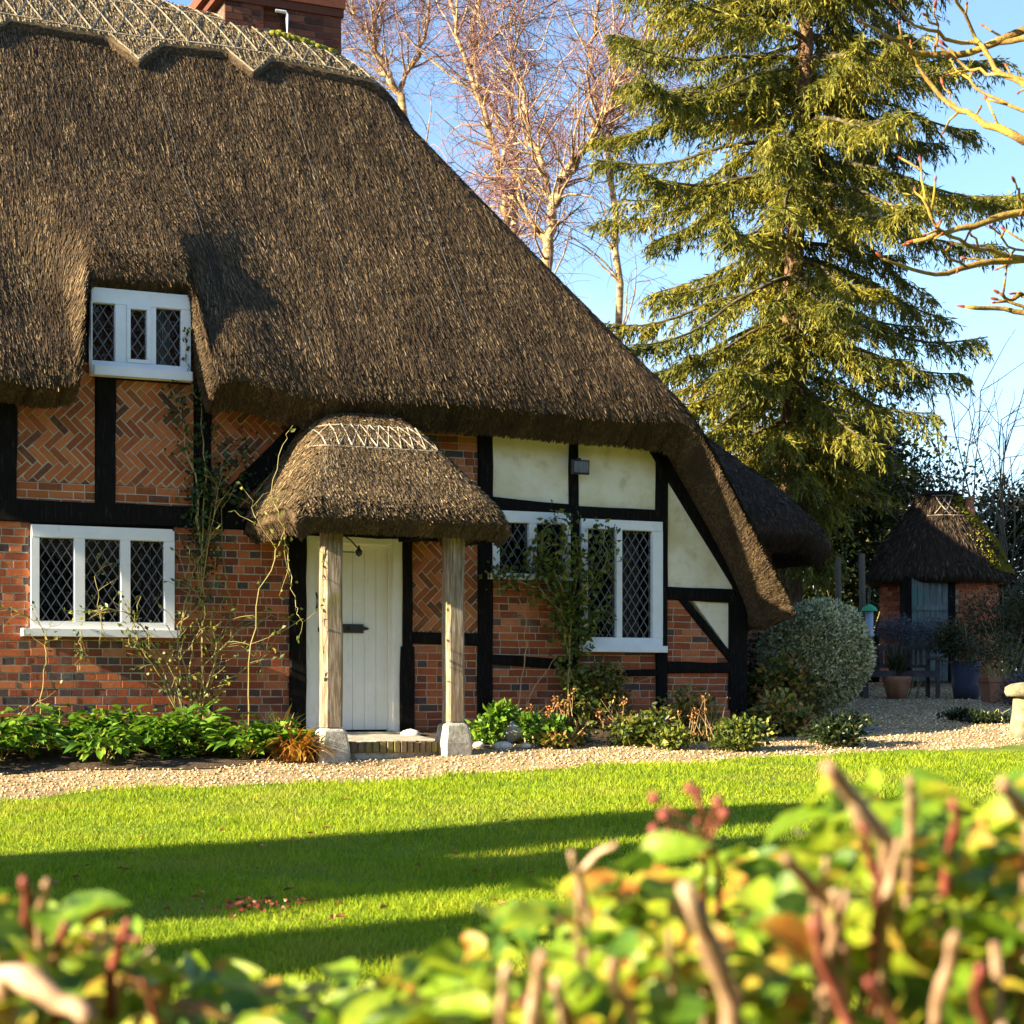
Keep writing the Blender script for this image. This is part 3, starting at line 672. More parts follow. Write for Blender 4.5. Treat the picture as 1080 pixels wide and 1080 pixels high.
for lo2, hi2 in ((2.27, 2.60), (2.60, 2.93)):
    for i in range(25):
        X = -5+i*st
        for d in (1, -1):
            a, b = (X, lo2), (X+st, hi2)
            if d < 0: a, b = (X+st, lo2), (X, hi2)
            mb.tube([on(ridge_top, a[0]+(b[0]-a[0])*t, a[1]+(b[1]-a[1])*t-.06*float(sstep(-1,1,np.array(a[0]))), .02) for t in np.linspace(0,1,6)], .009, 4)
for c in (-1.68, -.42):
    for d in (-1, 1): mb.tube([on(ridge_top, c+d*.26*t, 2.05+.20*t, .015) for t in np.linspace(0,1,5)], .010, 4)
mb.build('ridge_liggers', M['ligger'], rid)
# netting wires running down the thatch
mb = MB()
for X in (-3.9, -1.55, -.1, 1.1): mb.tube([on(roof, X+.05*(3-Y), Y, .03) for Y in np.linspace(-.1, 2.1, 24)], .0019, 3)
mb.build('netting_wire', M['lead'], main)

# ---- chimney
cy = 3.0; c0 = F(237, 30, cy-.45)[0]; c1 = F(360, 30, cy-.45)[0]; cz0 = 6.7+HB; cz1 = 9.6+HB
ch = MB(); sA = F(278,30,cy-.45)[0]; sB = F(303,30,cy-.45)[0]
for (a, b, yy) in ((c0, sA, cy-.45), (sB, c1, cy-.45), (sA, sB, cy-.36)): bricks(ch, [(a,cz0),(b,cz0),(b,cz1),(a,cz1)], 'stretcher', y=yy, blue=.2)
chim = ch.build('chimney', M['brick_chimney'], house)
b = MB(); b.box(c0, sA, cy-.449, cy+.5, cz0, cz1); b.box(sB, c1, cy-.449, cy+.5, cz0, cz1); b.box(sA, sB, cy-.359, cy+.45, cz0, cz1)
b.build('chimney_core', M['mortar_dim'], chim); b = MB()
b.box(c0-.10, c1+.02, cy-.48, cy+.56, F(300,8,cy-.5)[1], F(300,8,cy-.5)[1]+.09); b.box(c0-.17, c1+.035, cy-.50, cy+.62, F(300,8,cy-.5)[1]+.092, F(300,8,cy-.5)[1]+.22)
b.build('chimney_cap', M['brick_chimney'], chim)
b = MB(); x, z = F(303, 13, cy-.47); zz = F(303, 47, cy-.47)[1]; b.tube([(x-.14,cy-.47,z),(x-.02,cy-.47,z),(x,cy-.47,z-.03),(x,cy-.47,zz)], .02, 8); b.build('flue_pipe', M['pipe'], chim)
b = MB()
for i in range(26):
    X = F(288+i*2.6, 48, cy-.5)[0]; Y = 2.52+random.uniform(-.02,.05); b.lathe([(.01,-.03),(.05,-.02),(.06,.01),(.035,.04),(.005,.05)], 7, on(ridge_top, X, Y, .0), .2)
b.build('moss_fringe', M['moss'], chim, True)

# ---- rear wing roof, its unseen back deepened and raised to shade the hut
def wing(X, Y):
    f = 2.30+HB+(Y-2.5)*1.25; bk = 2.3+HB+(10.2-Y)*1.25
    hp = 2.22+HB+np.interp(7.35-X, [0,.5,2,6], [-.05,.62,2.0,5.2])
    return smin(smin(f, bk, .4), hp, .5)
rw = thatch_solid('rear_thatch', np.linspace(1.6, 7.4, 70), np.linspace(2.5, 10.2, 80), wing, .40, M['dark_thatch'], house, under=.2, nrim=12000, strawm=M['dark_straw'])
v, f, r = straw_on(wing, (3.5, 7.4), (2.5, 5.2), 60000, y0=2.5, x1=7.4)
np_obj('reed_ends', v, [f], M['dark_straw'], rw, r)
mb = MB(); bricks(mb, [(sR,base),(6.75,base),(6.75,1.95+HB),(sR,1.95+HB)], 'stretcher', y=3.0); mb.box(sR, 6.75, 3.005, 9.6, base, 1.98+HB); mb.box(2.2, sR, 6.3, 9.6, base, 1.98+HB)
mb.build('rear_wing_wall', M['brick_dark'], house)

# ---- porch
pA, pB, pY = -1.13, 1.0, -1.68
PZ = 1.57+HB+.22
def porch_z(X, Y):
    f = PZ+np.interp(Y-pY, [0,.25,.8,1.25,3], [-.02,.24,.80,1.06,1.5])
    l = PZ+np.interp(X-pA, [0,.22,.55,.82,3], [-.02,.36,.86,1.25,6.0])
    rr = PZ+np.interp(pB-X, [0,.22,.55,.75,3], [-.02,.36,.90,1.30,6])
    return smin(smin(smin(f, l, .34), rr, .34), np.full_like(f, PZ+1.16), .20)
mb = MB()
porch = None
xs = np.linspace(pA, pB, 70); ys = np.linspace(pY, -.02, 50)
porch = thatch_solid('porch', xs, ys, porch_z, .22, M['thatch'], house, under=.10, roundr=.10, undermat=M['thatch_cut'], nrim=14000, lw_=((.03,.07),(.005,.010)), strawm=M['straw'])
v, f, r = straw_on(porch_z, (pA, pB), (pY, -.05), 110000, w=(.004,.009), ln=(.03,.09), tilt=.32, roundr=.10, y0=pY, x1=pB)
np_obj('reed_ends', v, [f], M['porch_straw'], porch, r)
mb = MB()
def psurf(h, X):               # front of the porch at a given height
    Y = np.linspace(pY, -.3, 300); zz = porch_z(np.full_like(Y, X), Y); i = np.argmax(zz > h)
    return Y[i] if zz[i] > h else None
hlo = PZ+.60; hhi = PZ+.84
def ring_pts(h):
    P = []
    for X in np.linspace(pA+.02, pB-.02, 200):
        y = psurf(h, X)
        if y is not None: P.append((X, y, h+.012))
    return P
lo_, hi_ = ring_pts(hlo), ring_pts(hhi)
mb.tube(lo_, .009, 4); mb.tube(hi_, .009, 4)
n = 11
for i in range(n):
    for d in (0, 1):
        ta, tb = (i+d)/n, (i+1-d)/n
        a = np.array(lo_[int(ta*(len(lo_)-1))]); b = np.array(hi_[int(tb*(len(hi_)-1))])
        P = []
        for t in np.linspace(0,1,6):
            p = a+(b-a)*t; p[2] = max(p[2], float(porch_z(p[0], p[1])))+.014; P.append(p)
        mb.tube(P, .008, 4)
mb.build('porch_liggers', M['ligger'], porch)
def porch_post(px, s, w):
    g0 = float(gl(s, -1.3))-ZB; zb = g0+.30; zt = PZ-.10
    mb = MB(); c = w*.5; k = w*.16
    sec = [(-c+k,-c),(c-k,-c),(c,-c+k),(c,c-k),(c-k,c),(-c+k,c),(-c,c-k),(-c,-c+k)]
    rows = np.linspace(zb, zt, 12); pts = []
    for z in rows:
        ox = random.uniform(-.004,.004)
        pts += [(s+x+ox, -1.3+y, z) for x, y in sec]
    fs = []
    for i in range(11):
        for j in range(8):
            jj = (j+1)%8; fs.append((i*8+j, i*8+jj, (i+1)*8+jj, (i+1)*8+j))
    fs += [tuple(range(7,-1,-1)), tuple(88+j for j in range(8))]
    mb.faces(pts, fs, .5); mb.build('porch_post', M['oldwood'], porch)
    b = MB(); q = .155
    b.faces([(s+x*f_, -1.3+y*f_, z) for z, f_ in ((g0-.1,1.0),(g0+.1,.97),(g0+.26,.80),(g0+.30,.66)) for x, y in ((-q,-q),(q*.98,-q*.95),(q,q),(-q*.96,q))],
            [(l*4+j, l*4+(j+1)%4, (l+1)*4+(j+1)%4, (l+1)*4+j) for l in range(3) for j in range(4)]+[(12,13,14,15)])
    o = b.build('post_base', M['stone'], porch)
    o.modifiers.new('b','BEVEL').width = .03
porch_post(350, -.66, .185); porch_post(478, .56, .18)
mb = MB(); zt = PZ-.16
mb.box(-.92, .84, -1.40, -1.22, zt-.02, zt+.12); mb.box(-.80, -.62, -1.215, -.06, zt-.018, zt+.118); mb.box(.47, .65, -1.215, -.06, zt-.018, zt+.118)
mb.build('porch_beam', M['timber'], porch)
g0 = float(gl(0,-1.0))-ZB
mb = MB(); P = []
for i in range(13):
    t = i/12; s_ = -.55+1.12*t; P.append((s_, -1.22-.14*math.sin(PI*t)))
for i in range(12):
    (a, ya), (b_, yb) = P[i], P[i+1]
    mb.faces([(a,ya,g0-.15),(b_,yb,g0-.15),(b_,yb,g0+.09),(a,ya,g0+.09),(a,-.02,g0+.16),(b_,-.02,g0+.16)], [(0,1,2,3),(3,2,5,4)], .5)
st_ = mb.build('porch_step', M['stone'], porch)
mb = MB()
for i in range(17):
    a = -.53+i*.0655; yy = -1.235-.14*math.sin(PI*(i+.5)/17)
    mb.box(a+.004, a+.058, yy-.02, yy+.1, g0+.0, g0+.105+random.uniform(-.008,.006), random.uniform(.2,.8), .005)
mb.build('step_edging', M['brick_old'], porch)
x, z = F(366, 568, -1.15); mb = MB()
mb.tube([(x-.06,-1.2,z+.03),(x+.02,-1.2,z-.02),(x+.10,-1.2,z-.10)], .007, 6); mb.tube([(x-.10,-1.2,z-.13),(x+.06,-1.2,z-.13)], .006, 6); mb.lathe([(.005,-.17),(.03,-.15),(.035,-.12),(.012,-.09),(.004,-.06)], 10, (x+.10,-1.2,z))
mb.build('lantern_bracket', M['iron'], porch)

# ================================================================== GROUND
def edge_lawn(s): return -2.5+.10*np.sin(s*1.7)+.06*np.sin(s*4.1+1)+.03*np.sin(s*9.3)
def edge_bed(s): return -1.12-.33*(1-sstep(-1.9,-.9,s))+.10*np.sin(s*1.3+.5)+.05*np.sin(s*3.7)+np.where(s > 4.2, .0, 0)
def sheet(name, ss, y0f, y1f, k, off, m, pw=1.0):
    S = np.repeat(ss[:,None], k, 1); t = np.linspace(0,1,k)[None]**pw; Y = y0f(ss)[:,None]*(1-t)+y1f(ss)[:,None]*t
    x, y = l2w(S, Y); z = gl(S, Y)+off
    n = len(ss); idx = np.arange(n*k).reshape(n,k); q = np.stack([idx[:-1,:-1], idx[1:,:-1], idx[1:,1:], idx[:-1,1:]],-1).reshape(-1,4)
    return np_obj(name, np.stack([x,y,z],-1).reshape(-1,3), [q], m, smooth=True)
ss = np.linspace(-14, 18, 320)
struct(sheet('lawn', ss, lambda s: np.full_like(s,-17.6), edge_lawn, 60, 0, M['lawn']))
struct(sheet('gravel_path', ss, lambda s: edge_lawn(s)-.05, lambda s: np.where(s > 5.0, 9.0, edge_bed(s)+.06)*1.0, 40, -.004, M['gravel']))
sb_ = np.linspace(-8, 4.98, 160)
struct(sheet('flower_bed', sb_, edge_bed, lambda s: np.full_like(s, .15), 14, .004, M['soil']))
a = np.concatenate([-np.geomspace(900, 22, 14), np.linspace(-20, 24, 60), np.geomspace(26, 900, 14)]); b = np.concatenate([-np.geomspace(900, 20, 14), np.linspace(-18.5, 16, 50), np.geomspace(18, 900, 14)])
S, Y = np.meshgrid(a, b, indexing='ij'); x, y = l2w(S, Y); z = gl(S, Y)-.05; n, k = S.shape
idx = np.arange(n*k).reshape(n,k); q = np.stack([idx[:-1,:-1], idx[1:,:-1], idx[1:,1:], idx[:-1,1:]],-1).reshape(-1,4)
struct(np_obj('ground', np.stack([x,y,z],-1).reshape(-1,3), [q], M['soil'], smooth=True))

# grass blades
n = 470000
zz = 5.0*(18.5/5.0)**R.random(n); xx = R.uniform(-1,1,n)*(.30*zz+1.7)
s_, y_ = w2l(xx, zz); tuft = edge_lawn(s_)+.09*R.random(n)**2*np.sin(s_*23)
ok = (y_ < tuft) & (y_ > -17); xx, zz, s_, y_ = xx[ok], zz[ok], s_[ok], y_[ok]; n = len(xx)
h_ = R.uniform(.018,.042,n)*(1+.35*np.sin(xx*3+zz*1.7)*np.sin(zz*2.3))*np.where(y_ > edge_lawn(s_)-.12, 1.35, 1)
gz = gl(s_, y_); an = R.uniform(0, 2*PI, n); w = R.uniform(.0018,.0035,n)*(.5+zz/11)
dx, dy = np.cos(an)*w, np.sin(an)*w; lean = R.normal(size=(n,2))*h_[:,None]*.55
p = np.stack([xx,zz,gz],-1)
v = np.stack([p+np.stack([-dx,-dy,-.004+0*dx],-1), p+np.stack([dx,dy,-.004+0*dx],-1), p+np.stack([lean[:,0],lean[:,1],h_],-1)],1).reshape(-1,3)
struct(np_obj('grass', v, [np.arange(n*3).reshape(-1,3)], M['grass'], None, R.random(n)), 'stuff')
# gravel pebbles
n = 66000
s_ = R.uniform(-6.5, 11.5, n); y_ = R.uniform(-2.75, 7.5, n)
ok = (y_ > edge_lawn(s_)-.06+R.normal(size=n)*.03) & ((y_ < edge_bed(s_)+.06) | (s_ > 5.1)) & ((y_ < 1) | (R.random(n) < .7))
s_, y_ = s_[ok], y_[ok]; n = len(s_)
x, y = l2w(s_, y_); z = gl(s_, y_); rad = R.uniform(.007,.018,n)
oc = np.array([(1,0,0),(-1,0,0),(0,1,0),(0,-1,0),(0,0,.7),(0,0,-.7)])
vv = np.stack([x,y,z+rad*.15],-1)[:,None,:]+oc[None]*rad[:,None,None]*R.uniform(.6,1.25,(n,6,1))+R.normal(size=(n,6,3))*rad[:,None,None]*.15
of = np.array([(0,2,4),(2,1,4),(1,3,4),(3,0,4),(2,0,5),(1,2,5),(3,1,5),(0,3,5)]); f = (np.arange(n)[:,None,None]*6+of[None]).reshape(-1,3)
struct(np_obj('gravel_stones', vv.reshape(-1,3), [f], M['pebble'], None, np.repeat(R.random(n), 8)), 'stuff')

# ================================================================== TREES
def rot_rand(d, ang):
    a = np.cross(d, rdir(1)[0]); a /= np.linalg.norm(a)+1e-9
    v = d*math.cos(ang)+a*math.sin(ang); return v/np.linalg.norm(v)
def limb(mb, p, d, L, r0, r1, n=7, bend=.12, grav=0, k=6):
    pts = [np.array(p)]; d = np.array(d, float)
    for i in range(n):
        d = d+R.normal(size=3)*bend+np.array([0,0,grav]); d /= np.linalg.norm(d); pts.append(pts[-1]+d*L/n)
    mb.tube(pts, np.linspace(r0, r1, n+1), k, cap=False); return pts
# ---- spruce
tx, ty = at(828, 600, 30)[:2]; tz = float(gw(tx, ty))
sp = thing('spruce_tree', 'tall spruce tree with drooping green sprays and bare limbs behind the roof end', 'tree', (tx, ty, tz))
mb = MB(); TP = [np.array([0.08*z/3+.05*math.sin(z*.8), .03*math.sin(z), z]) for z in np.linspace(-.3, 21, 30)]
mb.tube(TP, np.linspace(.21, .03, 30), 10); 
def trunk_at(z): return np.array([.08*z/3+.05*math.sin(z*.8), .03*math.sin(z), z])
P_, D_, L_, W_ = [], [], [], []
bmb = MB()
z = 2.2; az = 0
while z < 20.5:
    for q in range(random.choice((2,3,3,4))):
        az += 2.4+random.uniform(-.4,.4); zz = z+random.uniform(-.2,.2)
        Lb = np.interp(zz, [2,3.5,5,6.5,9,12,16,21], [1.0,1.5,2.6,3.4,3.4,3.3,2.5,.2])*random.uniform(.5,1.15)
        up = np.interp(zz, [2,8,14,21], [-.25,.02,.35,.9])
        d = np.array([math.cos(az), math.sin(az), up+random.uniform(-.12,.12)]); d /= np.linalg.norm(d)
        pts = [trunk_at(zz)]; n = 10
        for i in range(n):
            d = d+np.array([0,0,(-.07 if i < 6 else .11)])+R.normal(size=3)*.05; d /= np.linalg.norm(d); pts.append(pts[-1]+d*Lb/n)
        pts = np.array(pts); bmb.tube(pts, np.linspace(.045, .010, n+1), 5, cap=False)
        # side branchlets with hanging sprays
        dens = random.uniform(.65, 1.3)
        for j in range(int(Lb*38*dens)):
            t = random.uniform(.02, 1)**.9*n; i = min(n-1, int(t)); b0 = pts[i]+(pts[i+1]-pts[i])*(t-i)
            fd = pts[i+1]-pts[i]; fd /= np.linalg.norm(fd); sd = np.cross(fd, [0,0,1]); sd *= random.choice((-1,1))
            ls = random.uniform(.25,.95)*(1.15-.6*t/n)
            dd = fd*.75+sd*random.uniform(.2,1)+np.array([0,0,random.uniform(-.8,.05)]); dd /= np.linalg.norm(dd)
            m_ = 5; cur = b0.copy(); 
            for s2 in range(m_):
                nd = dd+np.array([0,0,-.34])*s2*.6; nd /= np.linalg.norm(nd); nx2 = cur+nd*ls/m_
                for h in range(4):
                    P_.append(cur+(nx2-cur)*random.random()); e = nd*.55+np.array([0,0,-.42])+R.normal(size=3)*.42
                    D_.append(e); L_.append(random.uniform(.07,.19)); W_.append(random.uniform(.014,.032))
                cur = nx2
    z += random.uniform(.13,.29)
bmb.build('limbs', M['limb'], sp, True)
mb.build('trunk', M['bark'], sp, True)
leaf_obj('crown', np.array(P_), np.array(D_), np.array(L_), np.array(W_), M['needle'], sp, .2)

# ---- birches
def birch(px, Z, limbs_px, label, tw=900):
    """multi-stemmed bare birch: stems traced from the photo at its own distance, twigs grown from them"""
    bx, by = at(px, 700, Z)[:2]; bz = float(gw(bx, by)); root = thing('birch_tree', label, 'tree', (bx,by,bz)); o = np.array([bx,by,bz])
    mb = MB(); tp = MB(); ends = []
    for pts, r0, r1, dz in limbs_px:
        P = [at(a, b, Z+dz*i/len(pts))-o for i, (a, b) in enumerate(pts)]
        Q = [P[0]]
        for i in range(len(P)-1):
            for t in (.25,.5,.75,1): Q.append(P[i]+(P[i+1]-P[i])*t+R.normal(size=3)*np.array([.04,.1,.03]))
        Q = np.array(Q); mb.tube(Q, np.linspace(r0, r1, len(Q)), 7, cap=False)
        for i in range(2, len(Q)):
            for h in range(2): ends.append((Q[i], unit(Q[i]-Q[i-1]), np.interp(i,[0,len(Q)],[r0,r1])))
    tips = []
    for p, d, r in ends:
        L = random.uniform(.7,2.0); d2 = rot_rand(d, random.uniform(.4,1.0)); d2[2] = abs(d2[2])*.7+.12; d2 /= np.linalg.norm(d2)
        q = limb(mb, p, d2, L, min(r*.5,.026), .006, 6, .16, .02, 4)
        for i in range(1, len(q)):
            tips.append(q[i])
            if random.random() < .4:
                q2 = limb(tp, q[i], rot_rand(unit(q[i]-q[i-1]), .8), random.uniform(.4,1.1), .010, .005, 4, .22, -.03, 3); tips += q2[1:]
    for p in tips:
        for h in range(int(tw*.9/len(tips)+random.random())):
            d = np.array([random.gauss(0,.55), random.gauss(0,.55), random.uniform(-.5,.35)]); d /= np.linalg.norm(d)
            limb(tp, p, d, random.uniform(.35,1.1), .0045, .0025, 4, .13, -.2, 3)
    mb.build('trunk', M['birch'], root, True); tp.build('crown', M['twig'], root)
    return root
birch(700, 37, [([(540,560),(539,320),(537,280),(535,230),(527,180),(503,100),(480,20),(465,-60)],.13,.03,0),
               ([(539,320),(543,240),(545,170),(528,130),(505,90),(500,30),(503,-50)],.09,.03,.8),
               ([(503,100),(503,60),(505,20),(520,-40)],.05,.02,-.6), ([(506,55),(530,30),(552,0),(570,-30)],.035,.015,.5),
               ([(527,180),(541,140),(535,90),(540,60),(552,20)],.05,.02,-1)],
      'bare birch with pale forked stems and rosy twigs just above the roof slope', 2600)
birch(600, 35, [([(560,480),(570,330),(578,260),(583,220),(590,190),(612,165),(630,140),(645,100),(650,40)],.13,.03,0),
               ([(583,220),(572,180),(560,150),(552,110),(556,60)],.08,.02,.7), ([(590,190),(620,150),(638,120),(655,80),(690,40)],.06,.02,-.8),
               ([(578,260),(560,230),(545,200),(530,190)],.05,.015,.6)],
      'bare birch with curving golden limbs between roof slope and spruce', 1900)
birch(450, 39, [([(470,420),(450,200),(420,100),(405,75),(395,50),(393,20),(398,-40)],.11,.03,0), ([(395,50),(380,25),(366,5),(350,-40)],.05,.02,.5), ([(420,100),(440,60),(450,10),(452,-40)],.06,.02,-.8)],
      'bare birch nearest the chimney, its twigs reddest low down', 2200)
birch(640, 41, [([(650,520),(655,300),(640,150),(628,100),(622,50),(632,0),(630,-50)],.09,.02,0), ([(640,150),(660,110),(675,60),(690,0)],.06,.02,1)],
      'slender bare birch half hidden behind the left side of the spruce', 1000)

# ---- near tree on the right, its branches reaching into the frame
Z = 11.0; bx, by = 4.6, Z; bz = float(gw(bx,by)); o = np.array([bx,by,bz])
rt = thing('bare_tree', 'bare tree with golden sunlit branches and red buds reaching in at right', 'tree', (bx,by,bz))
mb = MB(); bd = MB()
tk = MB(); tk.tube([np.array([0,0,-.2]), np.array([.05,0,1.5]), np.array([-.02,.05,3]), np.array([.05,0,5.2]), np.array([.0,.1,7.2])], [.19,.16,.14,.11,.05], 10)
BR = [([(1330,-60),(1180,20),(1080,33),(1020,55),(985,60),(960,52),(935,38),(908,22)],.05,.010),
      ([(1180,20),(1080,42),(1040,48),(1000,40),(965,25),(940,2)],.03,.009),
      ([(1350,190),(1200,185),(1080,147),(1040,130),(1010,118),(985,95),(968,70),(962,55)],.045,.010),
      ([(1200,100),(1120,100),(1080,88),(1050,70),(1030,40),(1010,0),(1000,-30)],.035,.010),
      ([(1120,100),(1080,83),(1040,80),(1015,70),(995,45)],.022,.008),
      ([(1200,120),(1080,115),(1040,100),(1010,75),(1000,60)],.02,.007),
      ([(1340,180),(1200,190),(1080,222),(1040,233),(1000,245),(965,255)],.045,.016),
      ([(1340,300),(1200,280),(1080,272),(1030,280),(985,290),(950,280),(927,268)],.04,.009),
      ([(1080,272),(1045,265),(1010,255),(985,235),(975,200),(970,170)],.02,.008), ([(985,235),(975,215),(962,200)],.014,.007),
      ([(1340,380),(1200,350),(1080,330),(1050,325),(1015,323)],.04,.014), ([(1150,340),(1080,310),(1065,316),(1052,308)],.03,.012),
      ([(1200,235),(1100,262),(1070,262),(1045,240)],.018,.008), ([(1080,222),(1075,200),(1070,190)],.014,.007), ([(1020,282),(1000,270),(985,255),(990,240)],.012,.006),
      ([(1230,420),(1150,350),(1090,325),(1050,315)],.03,.01), ([(985,60),(988,35),(988,5)],.014,.007), ([(1010,118),(1000,100),(997,90)],.01,.006)]
for pts, r0, r1 in BR:
    P = [at(a, b, Z+.35*math.sin(a*.013+b*.02))-o for a, b in pts]; Q = [P[0]]
    for i in range(len(P)-1):
        for t in (.33,.67,1): Q.append(P[i]+(P[i+1]-P[i])*t+R.normal(size=3)*.008)
    if pts[0][0] > 1300: Q[0] = np.array([.02,0,Q[0][2]])
    mb.tube(Q, np.linspace(r0, r1, len(Q))*.68*(1+R.uniform(-.10,.12,len(Q))), 8, cap=True)
    e = Q[-1]; d = unit(Q[-1]-Q[-2]); bd = MB(); bd.tube([e-d*.02, e+d*.005, e+d*.025, e+d*.04], [.006,.010,.008,.002], 7); bd.build('bud', M['bud'], rt, True)
    for i in range(4, len(Q)-1, 2):
        if random.random() < .6:
            d = rot_rand(unit(Q[i]-Q[i-1]), .7); L = random.uniform(.05,.22); e = Q[i]+d*L
            mb.tube([Q[i], Q[i]+d*L*.5+R.normal(size=3)*.01, e], [.008,.007,.006], 5); bd = MB(); bd.tube([e-d*.01, e+d*.012, e+d*.028], [.005,.008,.0015], 6); bd.build('bud', M['bud'], rt, True)
tk.build('trunk', M['greywood'], rt, True); mb.build('branches', M['goldbark'], rt, True)

# ---- generic bushes: leaves through clumps of an uneven crown
def blob(c, rad, n, shell=.55, lump=.22, flat=0, rot=0):
    """points through an uneven ellipsoid, thicker towards its skin"""
    d = rdir(n); ph = R.random(6)*6
    bump = 1+lump*(np.sin(d[:,0]*4+ph[0])*np.sin(d[:,1]*4.3+ph[1])+.6*np.sin(d[:,2]*7+ph[2])*np.sin(d[:,0]*8+ph[3]))
    rr = (shell+(1-shell)*R.random(n))*bump
    p = d*rr[:,None]*np.array(rad)+np.array(c)
    return p, d
def bush(name, label, cat, px, py, Z, rad, n, L, W, leafm, stems=9, stemm='stem', group=None, zc=None, lobes=5, droop=-.1, shell=.35, base=None, lump=.22):
    c = at(px, py, Z); gx, gy = c[:2]; gz = float(gw(gx, gy)) if base is None else base
    root = thing(name, label, cat, (gx,gy,gz), 0, group); cz = c[2]-gz
    P, D = [], []
    for i in range(lobes):
        k = 1 if lobes == 1 else random.uniform(.5,.8)
        off = np.array([0,0,0.]) if lobes == 1 else R.normal(size=3)*np.array(rad)*.42
        p, d = blob(np.array([0,0,cz])+off, np.array(rad)*k, n//lobes, shell, lump); P.append(p); D.append(d)
    P = np.concatenate(P); D = np.concatenate(D); ok = P[:,2] > .01; P, D = P[ok], D[ok]
    leaf_obj('foliage', P, D*.7+R.normal(size=P.shape)*.6+np.array([0,0,droop]), R.uniform(.7,1.3,len(P))*L, R.uniform(.7,1.3,len(P))*W, M[leafm], root)
    mb = MB()
    for i in range(stems):
        e = np.array([0,0,cz])+R.normal(size=3)*np.array(rad)*.45; e[2] = max(e[2], .15)
        a = R.normal(size=3)*.06; a[2] = -.03
        mb.tube([a, a*.5+e*.4+R.normal(size=3)*.05, e], [.012,.009,.004], 5)
    mb.build('stems', M[stemm], root)
    return root
bush('round_shrub', 'clipped round shrub with small variegated grey green leaves at the cottage corner', 'shrub', 862, 690, 21.7, (.64,.62,.64), 30000, .042, .027, 'leaf_var', 14, lobes=1, shell=.76, lump=.06)
bush('shrub', 'dark shrub in shade between the cottage corner post and variegated shrub', 'shrub', 812, 715, 22.6, (.45,.35,.5), 3500, .06, .03, 'leaf_dark', 8)
bush('holly_bush', 'dark holly bush with sunlit tips below the spruce trunk', 'bush', 905, 560, 33, (1.5,1.0,1.9), 16000, .10, .06, 'leaf_holly', 10, lobes=8)
bush('evergreen_bush', 'yellowish sunlit evergreen bush seen under the rear thatch eave', 'bush', 862, 610, 34, (.9,.8,1.5), 9000, .09, .05, 'leaf_holly', 8, lobes=6)
bush('evergreen_tree', 'dark ivy clad evergreen right of the small thatched hut', 'tree', 1090, 590, 35, (1.2,1.2,1.5), 15000, .10, .06, 'leaf_dark', 10, lobes=8)
bush('evergreen_bush', 'dense dark evergreen bush hiding the foot of the spruce behind the roof', 'bush', 800, 520, 33, (1.6,1,1.9), 12000, .11, .07, 'leaf_dark', 10, lobes=8)
bush('evergreen_tree', 'dark green background tree showing right of the spruce trunk above the hut', 'tree', 895, 500, 38, (1.3,1.3,2.3), 12000, .12, .08, 'leaf_dark', 10, lobes=8)
for px_, lab_ in ((820,'dark hedge bush filling the gap under the rear thatch'),(890,'dark hedge bush low behind the wooden posts'),(950,'dark hedge bush low behind the left wall of the hut'),(1040,'dark hedge bush low behind the right of the hut'),(1120,'dark hedge bush behind the pots at the right edge'),(915,'dark hedge bush low between the posts and the bench'),(1200,'dark hedge bush just beyond the right edge'),(1290,'dark hedge bush furthest beyond the right edge')):
    bush('hedge_bush', lab_, 'bush', px_, 690 if px_ == 915 else 672, 34 if px_ == 915 else 36, (1.15,.8,1.05), 6000, .14, .09, 'leaf_dark', 6, lobes=5)
# bare garden shrub above the hut, right edge
c = at(1035, 620, 31); gz = float(gw(c[0],c[1])); root = thing('bare_shrub', 'bare thin branched shrub against the pale sky above the hut', 'shrub', (c[0],c[1],gz)); mb = MB()
for i in range(26):
    p = np.array([R.normal()*.5, R.normal()*.3, 0]); d = np.array([random.gauss(0.1,.28), random.gauss(0,.2), 1]); d /= np.linalg.norm(d)
    q = limb(mb, p, d, random.uniform(3.2,5.2), .022, .007, 8, .09, .01, 4)
    for j in range(3, len(q)):
        for h in range(2): 
            q2 = limb(mb, q[j], rot_rand(unit(q[j]-q[j-1]), random.uniform(.5,1.1)), random.uniform(.4,1.3), .008, .004, 4, .18, -.01, 3)
mb.build('branches', M['greywood'], root)
# ---- trees off to the left that throw the long shadows over the lawn
def shade_tree(s, y, H, rad, label, lo=.2):
    x, yy = l2w(s, y); z0 = float(gw(x,yy)); root = thing('cypress_tree', label, 'tree', (float(x),float(yy),z0)); mb = MB()
    mb.tube([(0,0,-.2),(.05,0,H*.4),(0,.05,H*.95)], [.2,.14,.03], 10); mb.build('trunk', M['bark'], root, True)
    n = int(9000*H/8); t = R.random(n)**.8; zz = (lo+(1-lo)*t)*H; an = R.uniform(0,2*PI,n)
    rr = rad*np.sin(PI*np.clip(.12+.88*(1-t),0,1)**1.0*.5)*(.25+.75*R.random(n)**.5)*(1+.18*np.sin(an*3+zz*2))
    P = np.stack([rr*np.cos(an), rr*np.sin(an), zz],-1); D = np.stack([np.cos(an),np.sin(an),.8+0*an],-1)+R.normal(size=(n,3))*.3
    leaf_obj('crown', P, D, R.uniform(.25,.5,n), R.uniform(.1,.2,n), M['leaf_dark'], root)
shade_tree(-17.5, -7.75, 7.7, .95, 'tall slim cypress throwing the far shadow band on the lawn', .0)
shade_tree(-17.0, -9.2, 6.6, 1.25, 'broad cypress throwing the middle of the lawn shadow', .0)
shade_tree(-16.5, -11.3, 5.4, .6, 'short cypress throwing the shadow nearest the hedge', .0)
